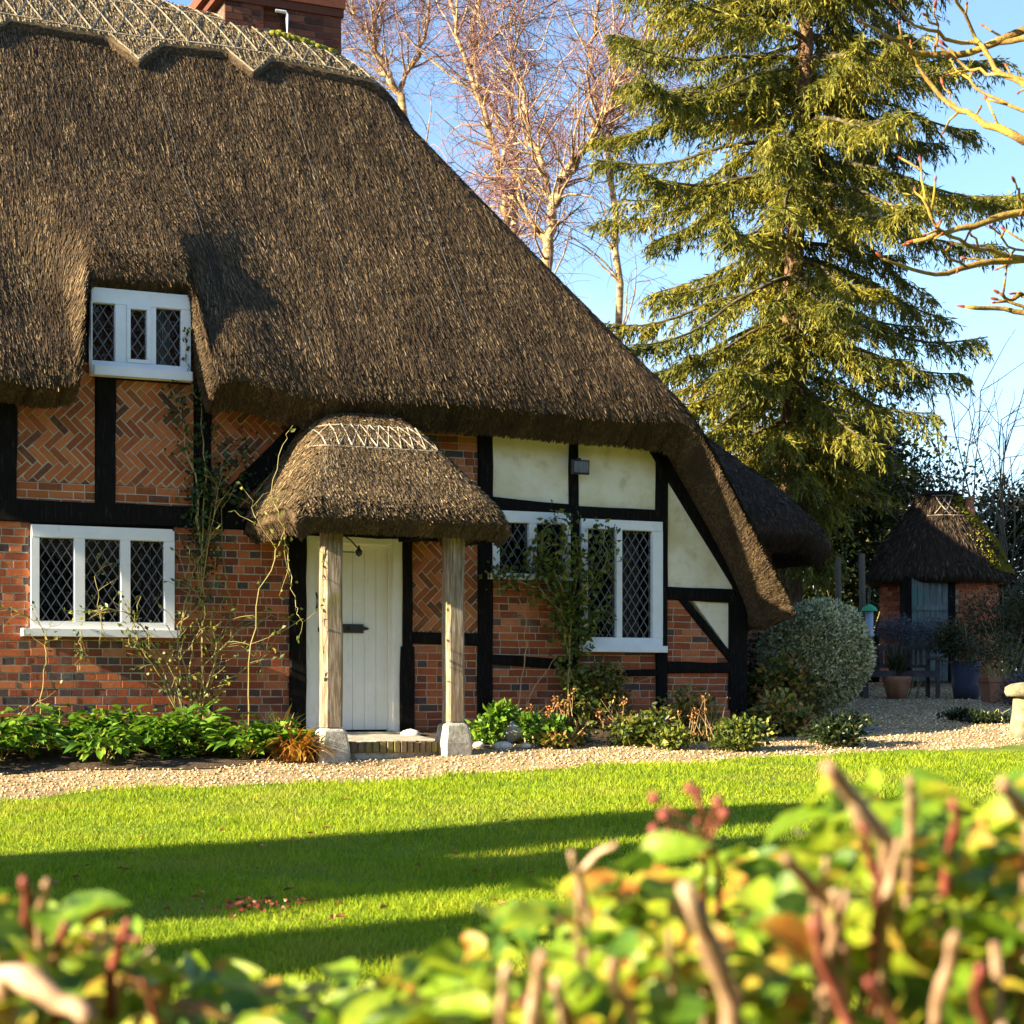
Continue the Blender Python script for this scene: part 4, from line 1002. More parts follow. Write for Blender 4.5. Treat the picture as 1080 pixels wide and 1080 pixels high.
x, yy = -4.0, -9.0; z0 = float(gw(x,yy)); th_ = thing('mirrored_hedge', 'unseen tall hedge added behind the viewpoint to darken reflections in the panes', 'hedge', (x,yy,z0)); n = 52000  # unseen hedge, added so the panes mirror dark leaves instead of sky
hx3 = R.uniform(-6,62,n); hz3 = R.random(n)*(np.interp(hx3,[5,9],[6.3,13])+.6*np.sin(hx3*.9)+.4*np.sin(hx3*2.3)); P = np.stack([hx3, R.normal(size=n)*.7, hz3],-1)
leaf_obj('foliage', P, R.normal(size=(n,3)), R.uniform(.3,.6,n), R.uniform(.2,.35,n), M['leaf_dark'], th_)
mb = MB()
for i in range(26): mb.tube([(-5+i*2.6,0,-.1),(-5+i*2.6+.1,.1,3),(-5+i*2.6,0,5.5)], [.1,.07,.03], 6)
mb.build('stems', M['bark'], th_)

# ================================================================== HUT AND RIGHT CORNER
c = at(990, 700, 30.0); hx_, hy_ = c[:2]; hz = float(gw(hx_, hy_)); k28 = 30.0/FPX
hut = thing('garden_hut', 'small round brick garden hut with conical thatch and mossy right side', 'hut', (hx_,hy_,hz), 0)
ev = EYE+(HOR-612)*k28-hz; tp_ = EYE+(HOR-520)*k28-hz
mb = MB(); rw_ = .92
nb = 26
for row in range(int(ev/.075)+2):
    for i in range(nb):
        a0 = 2*PI*(i+(row%2)*.5)/nb; a1 = a0+2*PI/nb-.012; z0 = row*.075+.005; z1 = z0+.064
        dd = -PI/2-.80 < ((a0+PI) % (2*PI))-PI < -PI/2-.05
        if dd and z0 < ev-.12: continue
        q = [(rw_*math.cos(a)*k_, rw_*math.sin(a)*k_, z) for k_ in (1,.97) for a, z in ((a0,z0),(a1,z0),(a1,z1),(a0,z1))]
        mb.faces(q, [(0,1,2,3),(0,4,5,1),(3,2,6,7),(0,3,7,4),(1,5,6,2)], random.uniform(.2,1))
hw_ = mb.build('hut_wall', M['brick'], hut)
mb = MB(); mb.lathe([(rw_*.975,-.1),(rw_*.975,ev+.1)], 40); mb.build('mortar', M['mortar'], hw_)
mb = MB(); 
for i in range(6):
    x0 = -.63+i*.094; mb.box(x0+.003, x0+.091, -.95, -.90, .02, ev-.02, random.random(), .004)
mb.box(-.61, -.08, -.965, -.951, .4, .48); mb.box(-.61, -.08, -.965, -.951, 1.1, 1.18)
hd = mb.build('hut_door', M['door_teal'], hut)
mb = MB(); mb.box(-.06, .04, -.965, -.80, 0, ev); mb.box(-.74, -.64, -.965, -.60, 0, ev); mb.build('dark_door_gap', M['timber'], hd)  # black strips painted in for the dark gaps either side of the door
def hut_prof(): 
    H = tp_-ev
    return [(1.05,ev-.10),(1.12,ev-.04),(1.15,ev+.03),(1.07,ev+.18),(.86,ev+.45*H),(.58,ev+.68*H),(.40,ev+.86*H),(.30,ev+.97*H),(.12,ev+H),(.01,ev+H+.01)]
mb = MB(); pr = hut_prof(); mb.lathe([(.7,ev+.02)]+pr, 48, (0,0,0), .012)
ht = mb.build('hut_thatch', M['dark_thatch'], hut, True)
P, D, RR = [], [], []
pr_ = np.array(pr[2:])
mossP = MB()
for i in range(15000):
    t = random.random()*(len(pr_)-1); j = int(t); rz_ = pr_[j]+(pr_[j+1]-pr_[j])*(t-j); th = random.uniform(0,2*PI)
    if random.random() > rz_[0]/1.2+.1: continue
    sl = unit(pr_[j]-pr_[j+1]); p = np.array([rz_[0]*math.cos(th), rz_[0]*math.sin(th), rz_[1]+.012]); d = np.array([sl[0]*math.cos(th), sl[0]*math.sin(th), sl[1]])
    P.append(p); D.append(d+R.normal(size=3)*.12)
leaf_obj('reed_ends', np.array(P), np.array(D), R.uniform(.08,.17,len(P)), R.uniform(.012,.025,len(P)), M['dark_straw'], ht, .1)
P, D = [], []
for i in range(9000):
    t = random.uniform(.2,4.6); j = int(t); rz_ = pr_[j]+(pr_[j+1]-pr_[j])*(t-j); th = random.gauss(-.35,.32)
    if math.sin(th*9+t*3) < random.uniform(-1.2,.6): continue
    P.append(np.array([rz_[0]*math.cos(th), rz_[0]*math.sin(th), rz_[1]+.015])); D.append(np.array([math.cos(th),math.sin(th),.6])+R.normal(size=3)*.5)
leaf_obj('moss_patch', np.array(P), np.array(D), R.uniform(.02,.05,len(P)), R.uniform(.02,.04,len(P)), M['moss'], ht)
mb = MB()
for (a0, z0, a1, z1) in [(-1.9,.72,-1.5,.92),(-1.9,.92,-1.5,.72),(-1.65,.72,-1.25,.92),(-1.65,.92,-1.25,.72),(-2.1,.70,-1.1,.70),(-2.1,.94,-1.1,.94)]:
    H = tp_-ev; pts = []
    for t in np.linspace(0,1,7):
        a = a0+(a1-a0)*t; z = ev+H*(z0+(z1-z0)*t); r_ = np.interp(z, [p[1] for p in pr], [p[0] for p in pr])+.02; pts.append((r_*math.cos(a), r_*math.sin(a), z+.01))
    mb.tube(pts, .008, 4)
mb.build('hut_liggers', M['ligger'], ht)
mb = MB(); z0 = ev+.62*(tp_-ev); mb.lathe([(.10,z0),(.085,z0+.12),(.09,z0+.22),(.07,z0+.24),(.065,z0+.38),(.08,z0+.40),(.08,z0+.43)], 12, (.42,-.28,0)); mb.build('chimney_pot', M['terracotta'], hut)

# bench
g = G(948, 731); kk = g[1]/FPX
def bench_at(x, y, z, rz, W):
    b = thing('garden_bench', 'dark wooden slatted garden bench in shade before the hut', 'bench', (x,y,z), rz); b.scale = (.86,.86,.86)
    for sx in (-1, 1):
        m1 = MB(); m1.box(sx*W/2-.03, sx*W/2+.03, -.28, -.22, 0, .62); m1.build('leg', M['benchwood'], b)
        m1 = MB(); m1.box(sx*W/2-.03, sx*W/2+.03, .20, .26, 0, .88); m1.build('leg', M['benchwood'], b)
        m1 = MB(); m1.box(sx*W/2-.04, sx*W/2+.04, -.32, .195, .625, .66); m1.build('armrest', M['benchwood'], b)
    m1 = MB()
    for i in range(5): m1.box(-W/2+.035, W/2-.035, -.26+i*.09, -.185+i*.09, .42, .445)
    m1.box(-W/2+.031, W/2-.031, -.275, -.262, .34, .43); m1.build('seat', M['benchwood'], b)
    m1 = MB(); m1.box(-W/2+.031, W/2-.031, .21, .25, .80, .87); m1.box(-W/2+.031, W/2-.031, .21, .25, .50, .55)
    n = int(W/.09)
    for i in range(n): x0 = -W/2+.06+i*(W-.12)/n; m1.box(x0, x0+.045, .22, .24, .551, .799)
    m1.build('backrest', M['benchwood'], b)
c = at(946, 735, 26.6); bx, by = c[:2]; bz = float(gw(bx, by))
bench_at(bx, by, bz, .12, 1.2)
# pots and their plants
def pot(px, py, prof, label, m, square=False, group=None):
    x, y, z = G(px, py); mb = MB(); mb.lathe(prof, 4 if square else 20, (0,0,0)); o = mb.build('plant_pot', M[m], None, not square)
    tag(o, label, 'plant pot', group, (x,y,z)); 
    if square: o.rotation_euler.z = PI/4+.1
    return x, y, z
def tuft(name, label, cat, x, y, z, n, h, spread, m, w=.012, curve=.5, group=None, rnd=None):
    """arching strap leaves from one crown"""
    root_v, F_, RR = [], [], []
    curve_ = curve
    for i in range(n):
        curve = curve_+random.uniform(-.30,.28)
        a = random.uniform(0,2*PI); L = h*random.uniform(.6,1.1); out = spread*random.uniform(.2,1); r = random.random()
        p0 = np.array([random.gauss(0,.04)*spread*3, random.gauss(0,.04)*spread*3, 0]); d = np.array([math.cos(a), math.sin(a), 0]); sd = np.array([-math.sin(a), math.cos(a), 0])
        b = len(root_v)
        for j in range(6):
            t = j/5; p = p0+d*out*t**1.3+np.array([0,0,L*(t-curve*t*t)]); ww = w*(1-t)**.6+.0008
            root_v += [p-sd*ww, p+sd*ww]
        for j in range(5): F_.append((b+2*j, b+2*j+1, b+2*j+3, b+2*j+2)); RR.append(r)
    o = np_obj(name, np.array(root_v), [np.array(F_)], M[m], None, RR); tag(o, label, cat, group, (x,y,z)); return o
x, y, z = pot(946, 737, [(.13,0),(.17,.15),(.20,.25),(.205,.31),(.185,.31),(.18,.26),(.02,.25)], 'round terracotta pot with feathery grass beside the bench', 'terracotta')
tuft('potted_grass', 'feathery olive grass growing in the round terracotta pot', 'plant', x, y, z+.26, 160, .75, .38, 'leaf_olive', .008, .45)
x, y, z = pot(1019, 737, [(.17,0),(.20,.2),(.21,.5),(.22,.52),(.20,.52),(.19,.47),(.02,.46)], 'tall dark blue glazed pot between two terracotta pots', 'blueglaze')
bush('potted_shrub', 'leafy dark shrub growing in the tall blue pot', 'plant', 1015, 678, y, (.36,.3,.34), 2600, .05, .028, 'leaf_olive', 8, base=z+.47)
x, y, z = pot(1054, 741, [(.26,0),(.30,.26),(.315,.27),(.32,.33),(.28,.33),(.27,.29),(.02,.28)], 'square terracotta planter at far right of the pots', 'terracotta', True)
bush('potted_shrub', 'sparse twiggy plant growing in the square terracotta planter', 'plant', 1052, 690, y, (.3,.28,.35), 700, .05, .025, 'leaf_olive', 14, base=z+.29)
bush('lavender', 'grey lavender bush behind the bench in front of the hut door', 'shrub', 962, 668, 27.3, (.55,.3,.30), 4500, .06, .012, 'leaf_grey', 3)
bush('shrub', 'tangled twiggy shrub covering the right wall of the hut', 'shrub', 1064, 672, 27.0, (.6,.5,.6), 5000, .06, .03, 'leaf_olive', 34)
bush('shrub', 'grey leaved low shrub beside the square planter and staddle stone', 'shrub', 1078, 720, 24.5, (.28,.3,.3), 2200, .05, .02, 'leaf_grey', 8)
gx, gy, gz = G(1035, 762); bush('ground_shrub', 'low dark creeping plant on the shaded gravel', 'plant', 1042, 757, gy, (.45,.22,.09), 1800, .05, .03, 'leaf_dark', 4, lobes=3)
# posts and bird feeder left of the hut
for px, top, bot, Zz, lab in ((884, 588, 690, 28, 'mossy wooden post behind the variegated shrub'), (909, 584, 690, 27, 'thin wooden post standing at the left edge of the hut')):
    c = at(px, top, Zz); gz = float(gw(c[0],c[1])); mb = MB(); H = c[2]-gz
    mb.tube([(0,0,-.1),(.01,0,H*.5),(0,.005,H)], [.05,.047,.045], 8); tag(mb.build('wooden_post', M['greywood'], None), lab, 'post', None, (c[0],c[1],gz))
c = at(917, 668, 26.8); bf = thing('bird_feeder', 'small pale blue bird feeder with green cap left of the hut door', 'bird feeder', (c[0],c[1],c[2]))
mb = MB(); mb.lathe([(.055,-.05),(.07,-.04),(.07,.0),(.055,.01),(.055,.30),(.06,.31)], 14); mb.build('feeder_tube', M['feeder'], bf)
mb = MB(); mb.lathe([(.12,.315),(.09,.37),(.02,.41)], 14); mb.build('feeder_cap', M['feedergreen'], bf)
mb = MB(); gz = float(gw(c[0],c[1]))-c[2]; mb.tube([(.0,.13,gz),(.0,.13,.6),(0,.08,.66),(0,.0,.62),(0,0,.40)], .012, 6); mb.build('feeder_pole', M['iron'], bf)
x, y, z = G(903, 769); mb = MB(); mb.box(-.22,.22,-.16,.16,-.02,.03,0,0); tag(mb.build('drain_cover', M['slate'], None), 'flat blue grey slab set in the shaded gravel', 'slab', None, (x,y,z))
# staddle stone at the right edge
x, y, z = G(1079, 778); kx = y/FPX; H = 50*kx
sd_ = thing('staddle_stone', 'mushroom shaped staddle stone on the lawn edge, cut by the right side', 'staddle stone', (x,y,z))
mb = MB(); mb.lathe([(.15,-.05),(.14,.1),(.115,H*.5),(.10,H-.06)], 16, (0,0,0), .03); mb.build('stem', M['oldstone'], sd_, True)
mb = MB(); mb.lathe([(.05,H-.07),(.17,H-.065),(.195,H-.02),(.18,H+.03),(.12,H+.065),(.03,H+.08)], 22, (0,0,0), .03); mb.build('cap', M['oldstone'], sd_, True)

# ================================================================== PLANTS AGAINST THE HOUSE
def lw(s, Y, h=0): x, y = l2w(s, Y); return np.array([float(x), float(y), float(gl(s,Y))+h])
def pix_at(px, py, Y): s, h = F(px, py, Y); x, y = l2w(s, Y); return np.array([float(x), float(y), h+ZB])
# broad leaved plants along the wall, left
spots = [(-3.95+i*.235+random.uniform(-.08,.08), random.choice((-.30,-.62,-.98))) for i in range(13)]
for i, (s_, Y_) in enumerate(spots):
    b = lw(s_, Y_-.12); n = 150; a = R.uniform(0,2*PI,n); t = R.random(n)**.6
    P = np.stack([np.cos(a)*t*.27, np.sin(a)*t*.24, .05+.34*(1-t*.7)*R.random(n)+.05],-1); D = np.stack([np.cos(a),np.sin(a),R.uniform(-.5,.7,n)],-1)
    root = thing('leafy_plant', 'low broad leaved green plant in the sunny bed under the left window wall', 'plant', b, 0, 'leafy plants along the brick wall')
    big_leaves(P, D, np.array([0,0,1.])+R.normal(size=(n,3))*.35, R.uniform(.08,.20,n), R.uniform(.04,.085,n), R.uniform(.1,.4,n), M['leaf_bed'], 'foliage', root)
    mb = MB()
    for j in range(8): mb.tube([(0,0,-.02), P[j]*.5+np.array([0,0,.03]), P[j]], [.006,.005,.003], 4)
    mb.build('stems', M['stem'], root)
# amber iris clump and greener tufts by the porch
q = lw(-1.0, -1.28); tuft('iris_clump', 'amber dying strap leaves heaped against left porch stone', 'plant', *q, 210, .62, .62, 'leaf_amber', .011, .74)
q = lw(-.98, -.7); tuft('iris_clump', 'green and amber strap leaved clump between wall and left porch post', 'plant', *q, 70, .55, .35, 'leaf_mixed', .011, .5)
q = lw(-1.75, -.75); tuft('iris_clump', 'brown arching strap leaves at the foot of the climbing rose', 'plant', *q, 80, .42, .35, 'leaf_amber', .009, .6)
for s_, Y_, lab in ((-1.45,-.95,'small bright green weed between rose foot and amber clump'), (-2.0,-.95,'small bright green weed at the gravel edge below the rose')):
    b = lw(s_, Y_); n = 60; a = R.uniform(0,2*PI,n); t = R.random(n)**.6
    P = np.stack([np.cos(a)*t*.18, np.sin(a)*t*.14, .02+.14*R.random(n)],-1); D = np.stack([np.cos(a),np.sin(a),R.uniform(-.2,.7,n)],-1)
    o = big_leaves(P, D, np.array([0,0,1.])+R.normal(size=(n,3))*.35, R.uniform(.06,.11,n), R.uniform(.03,.05,n), R.uniform(.1,.4,n), M['leaf_bed'], 'weed', None); tag(o, lab, 'plant', None, b)

def climber(name, label, base_s, base_y, paths, leafm, n_leaf, Lf, Wf, spread, stemm='stem', Y=-.10, rad=.009, twigs=0, side=.35):
    b = lw(base_s, base_y); root = thing(name, label, 'climber', b); mb = MB(); P, D = [], []
    for pts in paths:
        Q = [pix_at(px, py, Y-random.uniform(0,.06))-b for px, py in pts]; S_ = [Q[0]]
        for i in range(len(Q)-1):
            for t in (.25,.5,.75,1): S_.append(Q[i]+(Q[i+1]-Q[i])*t+R.normal(size=3)*.012)
        mb.tube(S_, np.linspace(rad, rad*.45, len(S_)), 5)
        for h in range(twigs):
            i = random.randrange(1, len(S_)); d = unit(np.array(S_[i])-S_[i-1]); d = rot_rand(d, random.uniform(.5,1.2)); d[1] = -abs(d[1])*.4
            q = limb(mb, S_[i], d, random.uniform(.12,side), rad*.4, rad*.2, 4, .2, -.04, 4)
            for k in range(2): P.append(q[-1-k]); D.append(d+R.normal(size=3)*.6)
        for h in range(n_leaf):
            i = random.randrange(0, len(S_)); P.append(S_[i]+R.normal(size=3)*np.array([1,.5,1])*spread); D.append(R.normal(size=3)+np.array([0,-.5,-.2]))
    P = np.array(P); D = np.array(D)
    mb.build('stems', M[stemm], root)
    if len(P): leaf_obj('foliage', P, D, R.uniform(.7,1.3,len(P))*Lf, R.uniform(.7,1.3,len(P))*Wf, M[leafm], root, .2)
    return root
climber('climbing_rose', 'sparse climbing rose with yellow green stems right of the left window', -2.05, -.25,
   [[(195,765),(190,700),(192,650),(205,600),(225,560)],[(200,765),(175,700),(150,660),(125,640),(95,650)],[(205,765),(215,700),(250,665),(285,650)],
    [(205,765),(225,700),(245,640),(238,600),(232,540)],[(200,765),(200,690),(215,640),(195,610)],[(190,765),(165,690),(140,665),(148,630)],[(205,765),(235,720),(275,695),(300,660)],
    [(195,765),(160,700),(140,672)],[(210,765),(230,690),(225,650)],[(205,765),(200,720),(185,660),(210,640),(222,560),(235,500)]],
   'leaf_rose', 20, .055, .034, .07, twigs=12, Y=-.16)
climber('climbing_rose', 'long arching rose shoot over the left side of the porch thatch', -1.5, -.25,
   [[(262,765),(262,700),(275,620),(292,580),(300,560),(285,520),(300,470),(306,448)],[(300,560),(305,600),(312,640),(318,655)],[(292,580),(270,550),(265,530)]],
   'leaf_rose', 11, .05, .03, .05, Y=-1.35, rad=.006, twigs=4)
climber('ivy', 'dark ivy smothering the timber post beside the upper window', -1.75, -.1,
   [[(215,765),(212,650),(214,560),(215,480),(212,420)],[(214,600),(222,540),(235,490),(262,470)],[(210,560),(205,500),(190,440),(184,412)],[(214,580),(205,545),(215,510)],[(215,500),(240,520),(262,530),(285,500)]],
   'leaf_ivy', 210, .05, .042, .09, Y=-.07, rad=.012)
climber('ivy', 'small ivy sprig beside right jamb of the upper window', -1.75, -.1, [[(207,420),(198,392),(196,370),(199,350)]], 'leaf_ivy', 26, .04, .035, .02, Y=-.12, rad=.005)
climber('climbing_rose', 'straggling rose stem before the left ground floor window', -3.1, -.4,
   [[(40,772),(44,735),(48,700),(50,675),(52,655)],[(50,675),(40,655),(20,645),(-5,640)],[(8,770),(30,745),(42,738)],[(85,665),(83,690),(95,695)],[(110,668),(105,640),(100,610),(112,590)]],
   'leaf_rose', 13, .045, .03, .05, Y=-.2, rad=.006, twigs=4)
climber('climbing_shrub', 'leafy yellow green climber between the two right hand windows', 2.55, -.15,
   [[(600,770),(600,700),(603,640),(598,590),(600,550)],[(600,690),(590,640),(570,600),(572,560),(590,548)],[(600,660),(570,620),(540,610),(522,600)],[(602,650),(620,620),(640,590),(635,560)],
    [(600,700),(612,740),(625,750)],[(602,640),(585,600),(560,590)],[(600,640),(612,600),(608,570)],[(603,680),(618,660),(630,640)]],
   'leaf_rose', 210, .07, .048, .085, Y=-.14, rad=.010, twigs=5, side=.25)
climber('climbing_shrub', 'thin leafless twigs on the brick below the small right window', 2.0, -.2,
   [[(545,770),(552,700),(556,660),(548,630)],[(545,770),(565,720),(590,690)],[(548,768),(575,745),(605,742),(650,722),(690,716)],[(585,770),(588,740),(592,730)],[(590,772),(600,745),(598,738)]],
   'leaf_rose', 1, .03, .02, .03, stemm='drystem', Y=-.12, rad=.009)
# right bed: a run of different plants
specs = [(522,772,.12,'leaf_bed','small green weed at the foot of the main oak post',.17,.07,420),
 (568,774,.15,'leaf_bed','low green weed right of the round boulder',.22,.06,650),
 (605,776,.14,'leaf_mixed','low red tinged plant below the leafy climber',.26,.055,800),
 (650,758,.27,'leaf_mixed','bushy plant with tan seedheads below the tall right window',.36,.05,1900),
 (697,776,.16,'leaf_rose','green leafy weed at the gravel edge below the brick panel',.28,.06,900),
 (740,768,.22,'leaf_mixed','red and yellow low plant left of the corner shrub',.32,.055,1300),
 (790,746,.34,'leaf_mixed','green shrub with turning orange leaves at the cottage corner',.42,.065,3000),
 (842,764,.20,'leaf_mixed','orange leaved shrub in front of the variegated shrub',.27,.06,1300),
 (775,780,.14,'leaf_rose','yellow green low plant at the gravel edge below the corner post',.28,.055,700),
 (890,776,.12,'leaf_dark','dark low plant at the right end of the bed',.30,.055,700)]
for px, py, hh, lm, lab, rad, lf, n in specs:
    g = G(px, min(py+14, 792)); Zz = g[1]+.15
    bush('bed_plant', lab, 'plant', px, py-4, Zz, (rad*1.25, rad*.85, hh*1.4), int(n*1.5), lf*1.2, lf*.7, lm, 10, 'drystem', lobes=4, shell=.2)
# dry seedhead stems in the right bed
for px, py, lab in ((655,790,'dry tan seedhead stalks under the tall right window'), (742,788,'dry pale stalks sticking up under the right brick panel'), (588,786,'dry pale stalks at the foot of the leafy climber')):
    x, y, z = G(px, min(py,790)); y += .3; z = float(gw(x,y)); root = thing('dry_stalks', lab, 'plant', (x,y,z)); mb = MB(); P = []
    for i in range(16):
        a = np.array([random.gauss(0,.1), random.gauss(0,.05), 0]); d = np.array([random.gauss(0,.35), random.gauss(0,.2), 1]); q = limb(mb, a, unit(d), random.uniform(.25,.5), .004, .002, 5, .1, 0, 4); P = np.array([q[-1]+R.normal(size=3)*.018 for k in range(10)]); leaf_obj('seedhead', P, R.normal(size=(len(P),3)), .03, .02, M['brown_leaf'], root)
    mb.build('stalks', M['drystem'], root)
# stones
def rock(name, label, loc, rad, m, group=None, seed=0):
    mb = MB(); k = 12; rr = np.random.default_rng(seed); ph = rr.random(4)*6; prof = []
    b = len(mb.v)
    for i in range(8):
        t = PI*i/7
        for j in range(k):
            th = 2*PI*j/k; q = 1+.13*math.sin(2*th+ph[0])*math.sin(2*t+ph[1])+.09*math.sin(3*th+ph[2])
            mb.v.append((rad[0]*q*math.sin(t)*math.cos(th), rad[1]*q*math.sin(t)*math.sin(th), rad[2]*q*math.cos(t)))
    for i in range(7):
        for j in range(k): mb.f.append((i*k+j, (i+1)*k+j, (i+1)*k+(j+1)%k, i*k+(j+1)%k)); mb.r.append(.5)
    return tag(mb.build(name, M[m], None, True), label, 'stone', group, loc)
x, y, z = G(541, 783); rock('boulder', 'round grey boulder in the bed right of the main oak post', (x,y,z+.09), (.13,.12,.12), 'stone', None, 1)
for i, (px, py, rd, lab) in enumerate(((505,789,.07,'pale flint beside right porch stone'), (530,790,.10,'flat white flint on the gravel below the boulder'), (555,789,.06,'small white flint right of the boulder'), (497,781,.07,'pale stone tucked behind the right porch stone'),(447,776,.10,'yellowish rubble stone beside the doorstep'))):
    x, y, z = G(px, py); 
    if px == 447: x, y, z = lw(.52,-.28)
    rock('stone', lab, (x,y,z+.02), (rd*.95,rd*.75,rd*.5), 'palestone', None, 5+i)

# fallen leaves on the lawn
lp = [(150,888),(140,905),(205,953),(212,948),(228,945),(245,975),(352,975),(360,974),(365,847),(235,881),(282,955),(345,877),(440,918),(520,957),(190,917),(255,960),(90,918),(310,890),(480,905),(405,965),(560,925),(520,930)]+[(random.uniform(20,800), random.uniform(850,985)) for k in range(26)]
dead = None
for i, (px, py) in enumerate(lp):
    x, y, z = G(px, py); mb = MB(); L = random.uniform(.022,.035)
    mb.faces([(-L,0,.0),(-L*.2,-L*.5,.012),(L,0,.006),(-L*.2,L*.55,.016),(0,0,.0)], [(0,1,4),(1,2,4),(2,3,4),(3,0,4)], random.random())
    o = mb.build('fallen_leaf', M['brown_leaf'], None); tag(o, 'small brown curled leaf fallen on the open lawn', 'leaf', 'brown leaves scattered on the lawn', (x,y,z+.025)); o.rotation_euler = (random.uniform(-.4,.4), random.uniform(-.4,.4), random.uniform(0,6))
x, y, z = G(275, 966); n = 70; P = R.normal(size=(n,3))*np.array([.11,.10,.0])+np.array([0,0,.03]); P[:,2] += R.random(n)*.05
tag(leaf_obj('leaf_litter', P, R.normal(size=(n,3))*np.array([1,1,.4]), R.uniform(.02,.045,n), R.uniform(.013,.026,n), M['red_leaf'], None), 'dark red weed clump of small leaves in the shaded lawn', 'weed', None, (x,y,z))

# ================================================================== FOREGROUND HEDGE
HX = [-700,-200,0,60,120,200,250,330,400,480,560,610,660,720,790,850,890,940,980,1030,1080,1300,1900]
HYp = [965,965,968,985,1035,1068,1092,1082,1045,1018,982,950,945,950,920,885,858,838,866,848,860,880,880]
def hedge_top(x):                # height of the hedge top (measured at its middle depth 1.9 m)
    px = x/1.9*FPX+CX; return EYE-(np.interp(px, HX, HYp)-HOR)/FPX*1.9
hedge = thing('garden_hedge', 'out of focus leafy hedge with cut twigs across the foreground', 'hedge', (0,1.9,float(gw(0,1.9))))
ho = np.array(hedge.location)
def hedge_pts(n, d0, d1, x0=-1.1, x1=1.1):
    x = R.uniform(x0, x1, n); y = R.uniform(1.58, 2.40, n); t = hedge_top(x)
    t = t-.25*(np.abs(y-1.9)/.45)**2*.35+.035*np.sin(x*23+y*11)*np.sin(y*17-x*9)
    return np.stack([x, y, t-R.uniform(d0, d1, n)],-1)
n = 4200
P = hedge_pts(n, -.012, .17); a = R.uniform(0,2*PI,n)
D = np.stack([np.cos(a), np.sin(a)-.25, R.uniform(-.5,.7,n)],-1); Nm = np.stack([R.normal(size=n)*.6-.3, R.normal(size=n)*.6-.35, np.ones(n)],-1)
big_leaves(P-ho, D, Nm, *(lambda q: (.026+.060*q, .018+.036*q))(R.random(n)**1.5), R.uniform(.0,.5,n), M['leaf_hedge'], 'foliage', hedge)
n = 1600; P = hedge_pts(n, .12, .75); a = R.uniform(0,2*PI,n)
big_leaves(P-ho, np.stack([np.cos(a), np.sin(a), R.uniform(-.5,.7,n)],-1), R.normal(size=(n,3))+np.array([0,0,1.]), R.uniform(.05,.09,n), R.uniform(.03,.05,n), R.uniform(.0,.4,n), M['leaf_hedge'], 'inner_foliage', hedge)
mb = MB()
for i in range(150):
    x = random.uniform(-1.05,1.05); y = random.uniform(1.55,2.25); t = float(hedge_top(x)); b = np.array([x+random.gauss(0,.1), 1.9+(y-1.9)*.6, float(gw(x,1.9))-.05])
    mb.tube([b-ho, b*.4+np.array([x,y,t-.1])*.6+R.normal(size=3)*.03-ho, np.array([x,y,t-random.uniform(.05,.18)])-ho], [.009,.007,.004], 5)
mb.build('stems', M['cut_wood'], hedge)
TW = [([(935,890),(905,845),(872,808)],.013,1.75,'cut_wood'),([(770,1055),(745,990),(722,935)],.013,1.6,'cut_wood'),([(530,1090),(533,1040),(535,1020)],.007,1.6,'cut_wood'),([(880,960),(845,925),(828,905)],.009,1.7,'cut_wood'),
      ([(1090,870),(1070,840),(1058,825)],.011,1.75,'cut_wood'),([(960,870),(962,840),(960,822)],.008,1.8,'cut_wood'),([(895,1075),(868,1010),(858,970)],.008,1.6,'red_twig'),([(985,1075),(1000,1020),(1008,985)],.008,1.6,'cut_wood'),
      ([(670,1080),(650,1040),(645,1015)],.008,1.65,'cut_wood'),([(950,1090),(935,1060),(915,1035)],.007,1.6,'red_twig'),([(760,920),(745,885),(735,865)],.005,1.95,'red_twig'),([(745,885),(725,875),(700,862)],.004,1.95,'red_twig'),([(745,885),(750,865),(757,848)],.004,1.95,'red_twig'),
      ([(560,1085),(566,1050),(572,1005)],.009,1.65,'cut_wood'),([(1040,1085),(1030,1050),(1035,1020)],.008,1.6,'red_twig'),
      ([(115,1030),(125,1000),(135,972)],.008,1.9,'red_twig'),([(42,970),(45,950),(50,930)],.008,1.95,'cut_wood'),([(28,968),(30,945),(25,928)],.009,1.95,'red_twig'),([(5,1020),(45,1045),(95,1075)],.016,1.7,'cut_wood'),([(60,1000),(65,985),(68,975)],.007,1.9,'red_twig'),
      ([(85,985),(120,990),(150,990)],.004,1.95,'red_twig'),([(125,1035),(145,1015),(160,1000)],.004,1.95,'cut_wood'),([(165,1075),(158,1050),(150,1035)],.005,1.8,'red_twig'),([(620,960),(610,925),(603,900)],.006,1.95,'cut_wood'),([(612,920),(630,900),(650,890)],.005,1.95,'cut_wood'),([(1000,900),(1010,870),(1005,845)],.008,1.8,'red_twig')]
for k in range(12):
    a = random.uniform(480,1070); b = float(np.interp(a, HX, HYp))+random.uniform(15,90); l_ = random.uniform(30,75); q = random.uniform(-28,22)
    TW.append(([(a-q,b+l_),(a-q*.4,b+l_*.5),(a,b)], random.uniform(.004,.008), 1.7, random.choice(('cut_wood','cut_wood','red_twig'))))
for pts, r_, Zt_, m_ in TW:
    Zt_ -= .14
    mb = MB(); Q = [at(a, b, Zt_+.04*i)-ho for i, (a, b) in enumerate(reversed(pts))]
    S_ = [Q[0]]
    for i in range(len(Q)-1):
        for t in (.33,.67,1): S_.append(Q[i]+(Q[i+1]-Q[i])*t+R.normal(size=3)*r_*.12)
    S_.append(S_[-1]+np.array([0,.02,-.12]))
    w_ = np.linspace(.50, .72, len(S_))*(1+R.uniform(-.08,.10,len(S_))); w_[len(S_)//2] *= 1.22
    mb.tube(S_, r_*w_, 9)
    mb.build('cut_twig', M[m_], hedge, True)
mb = MB()
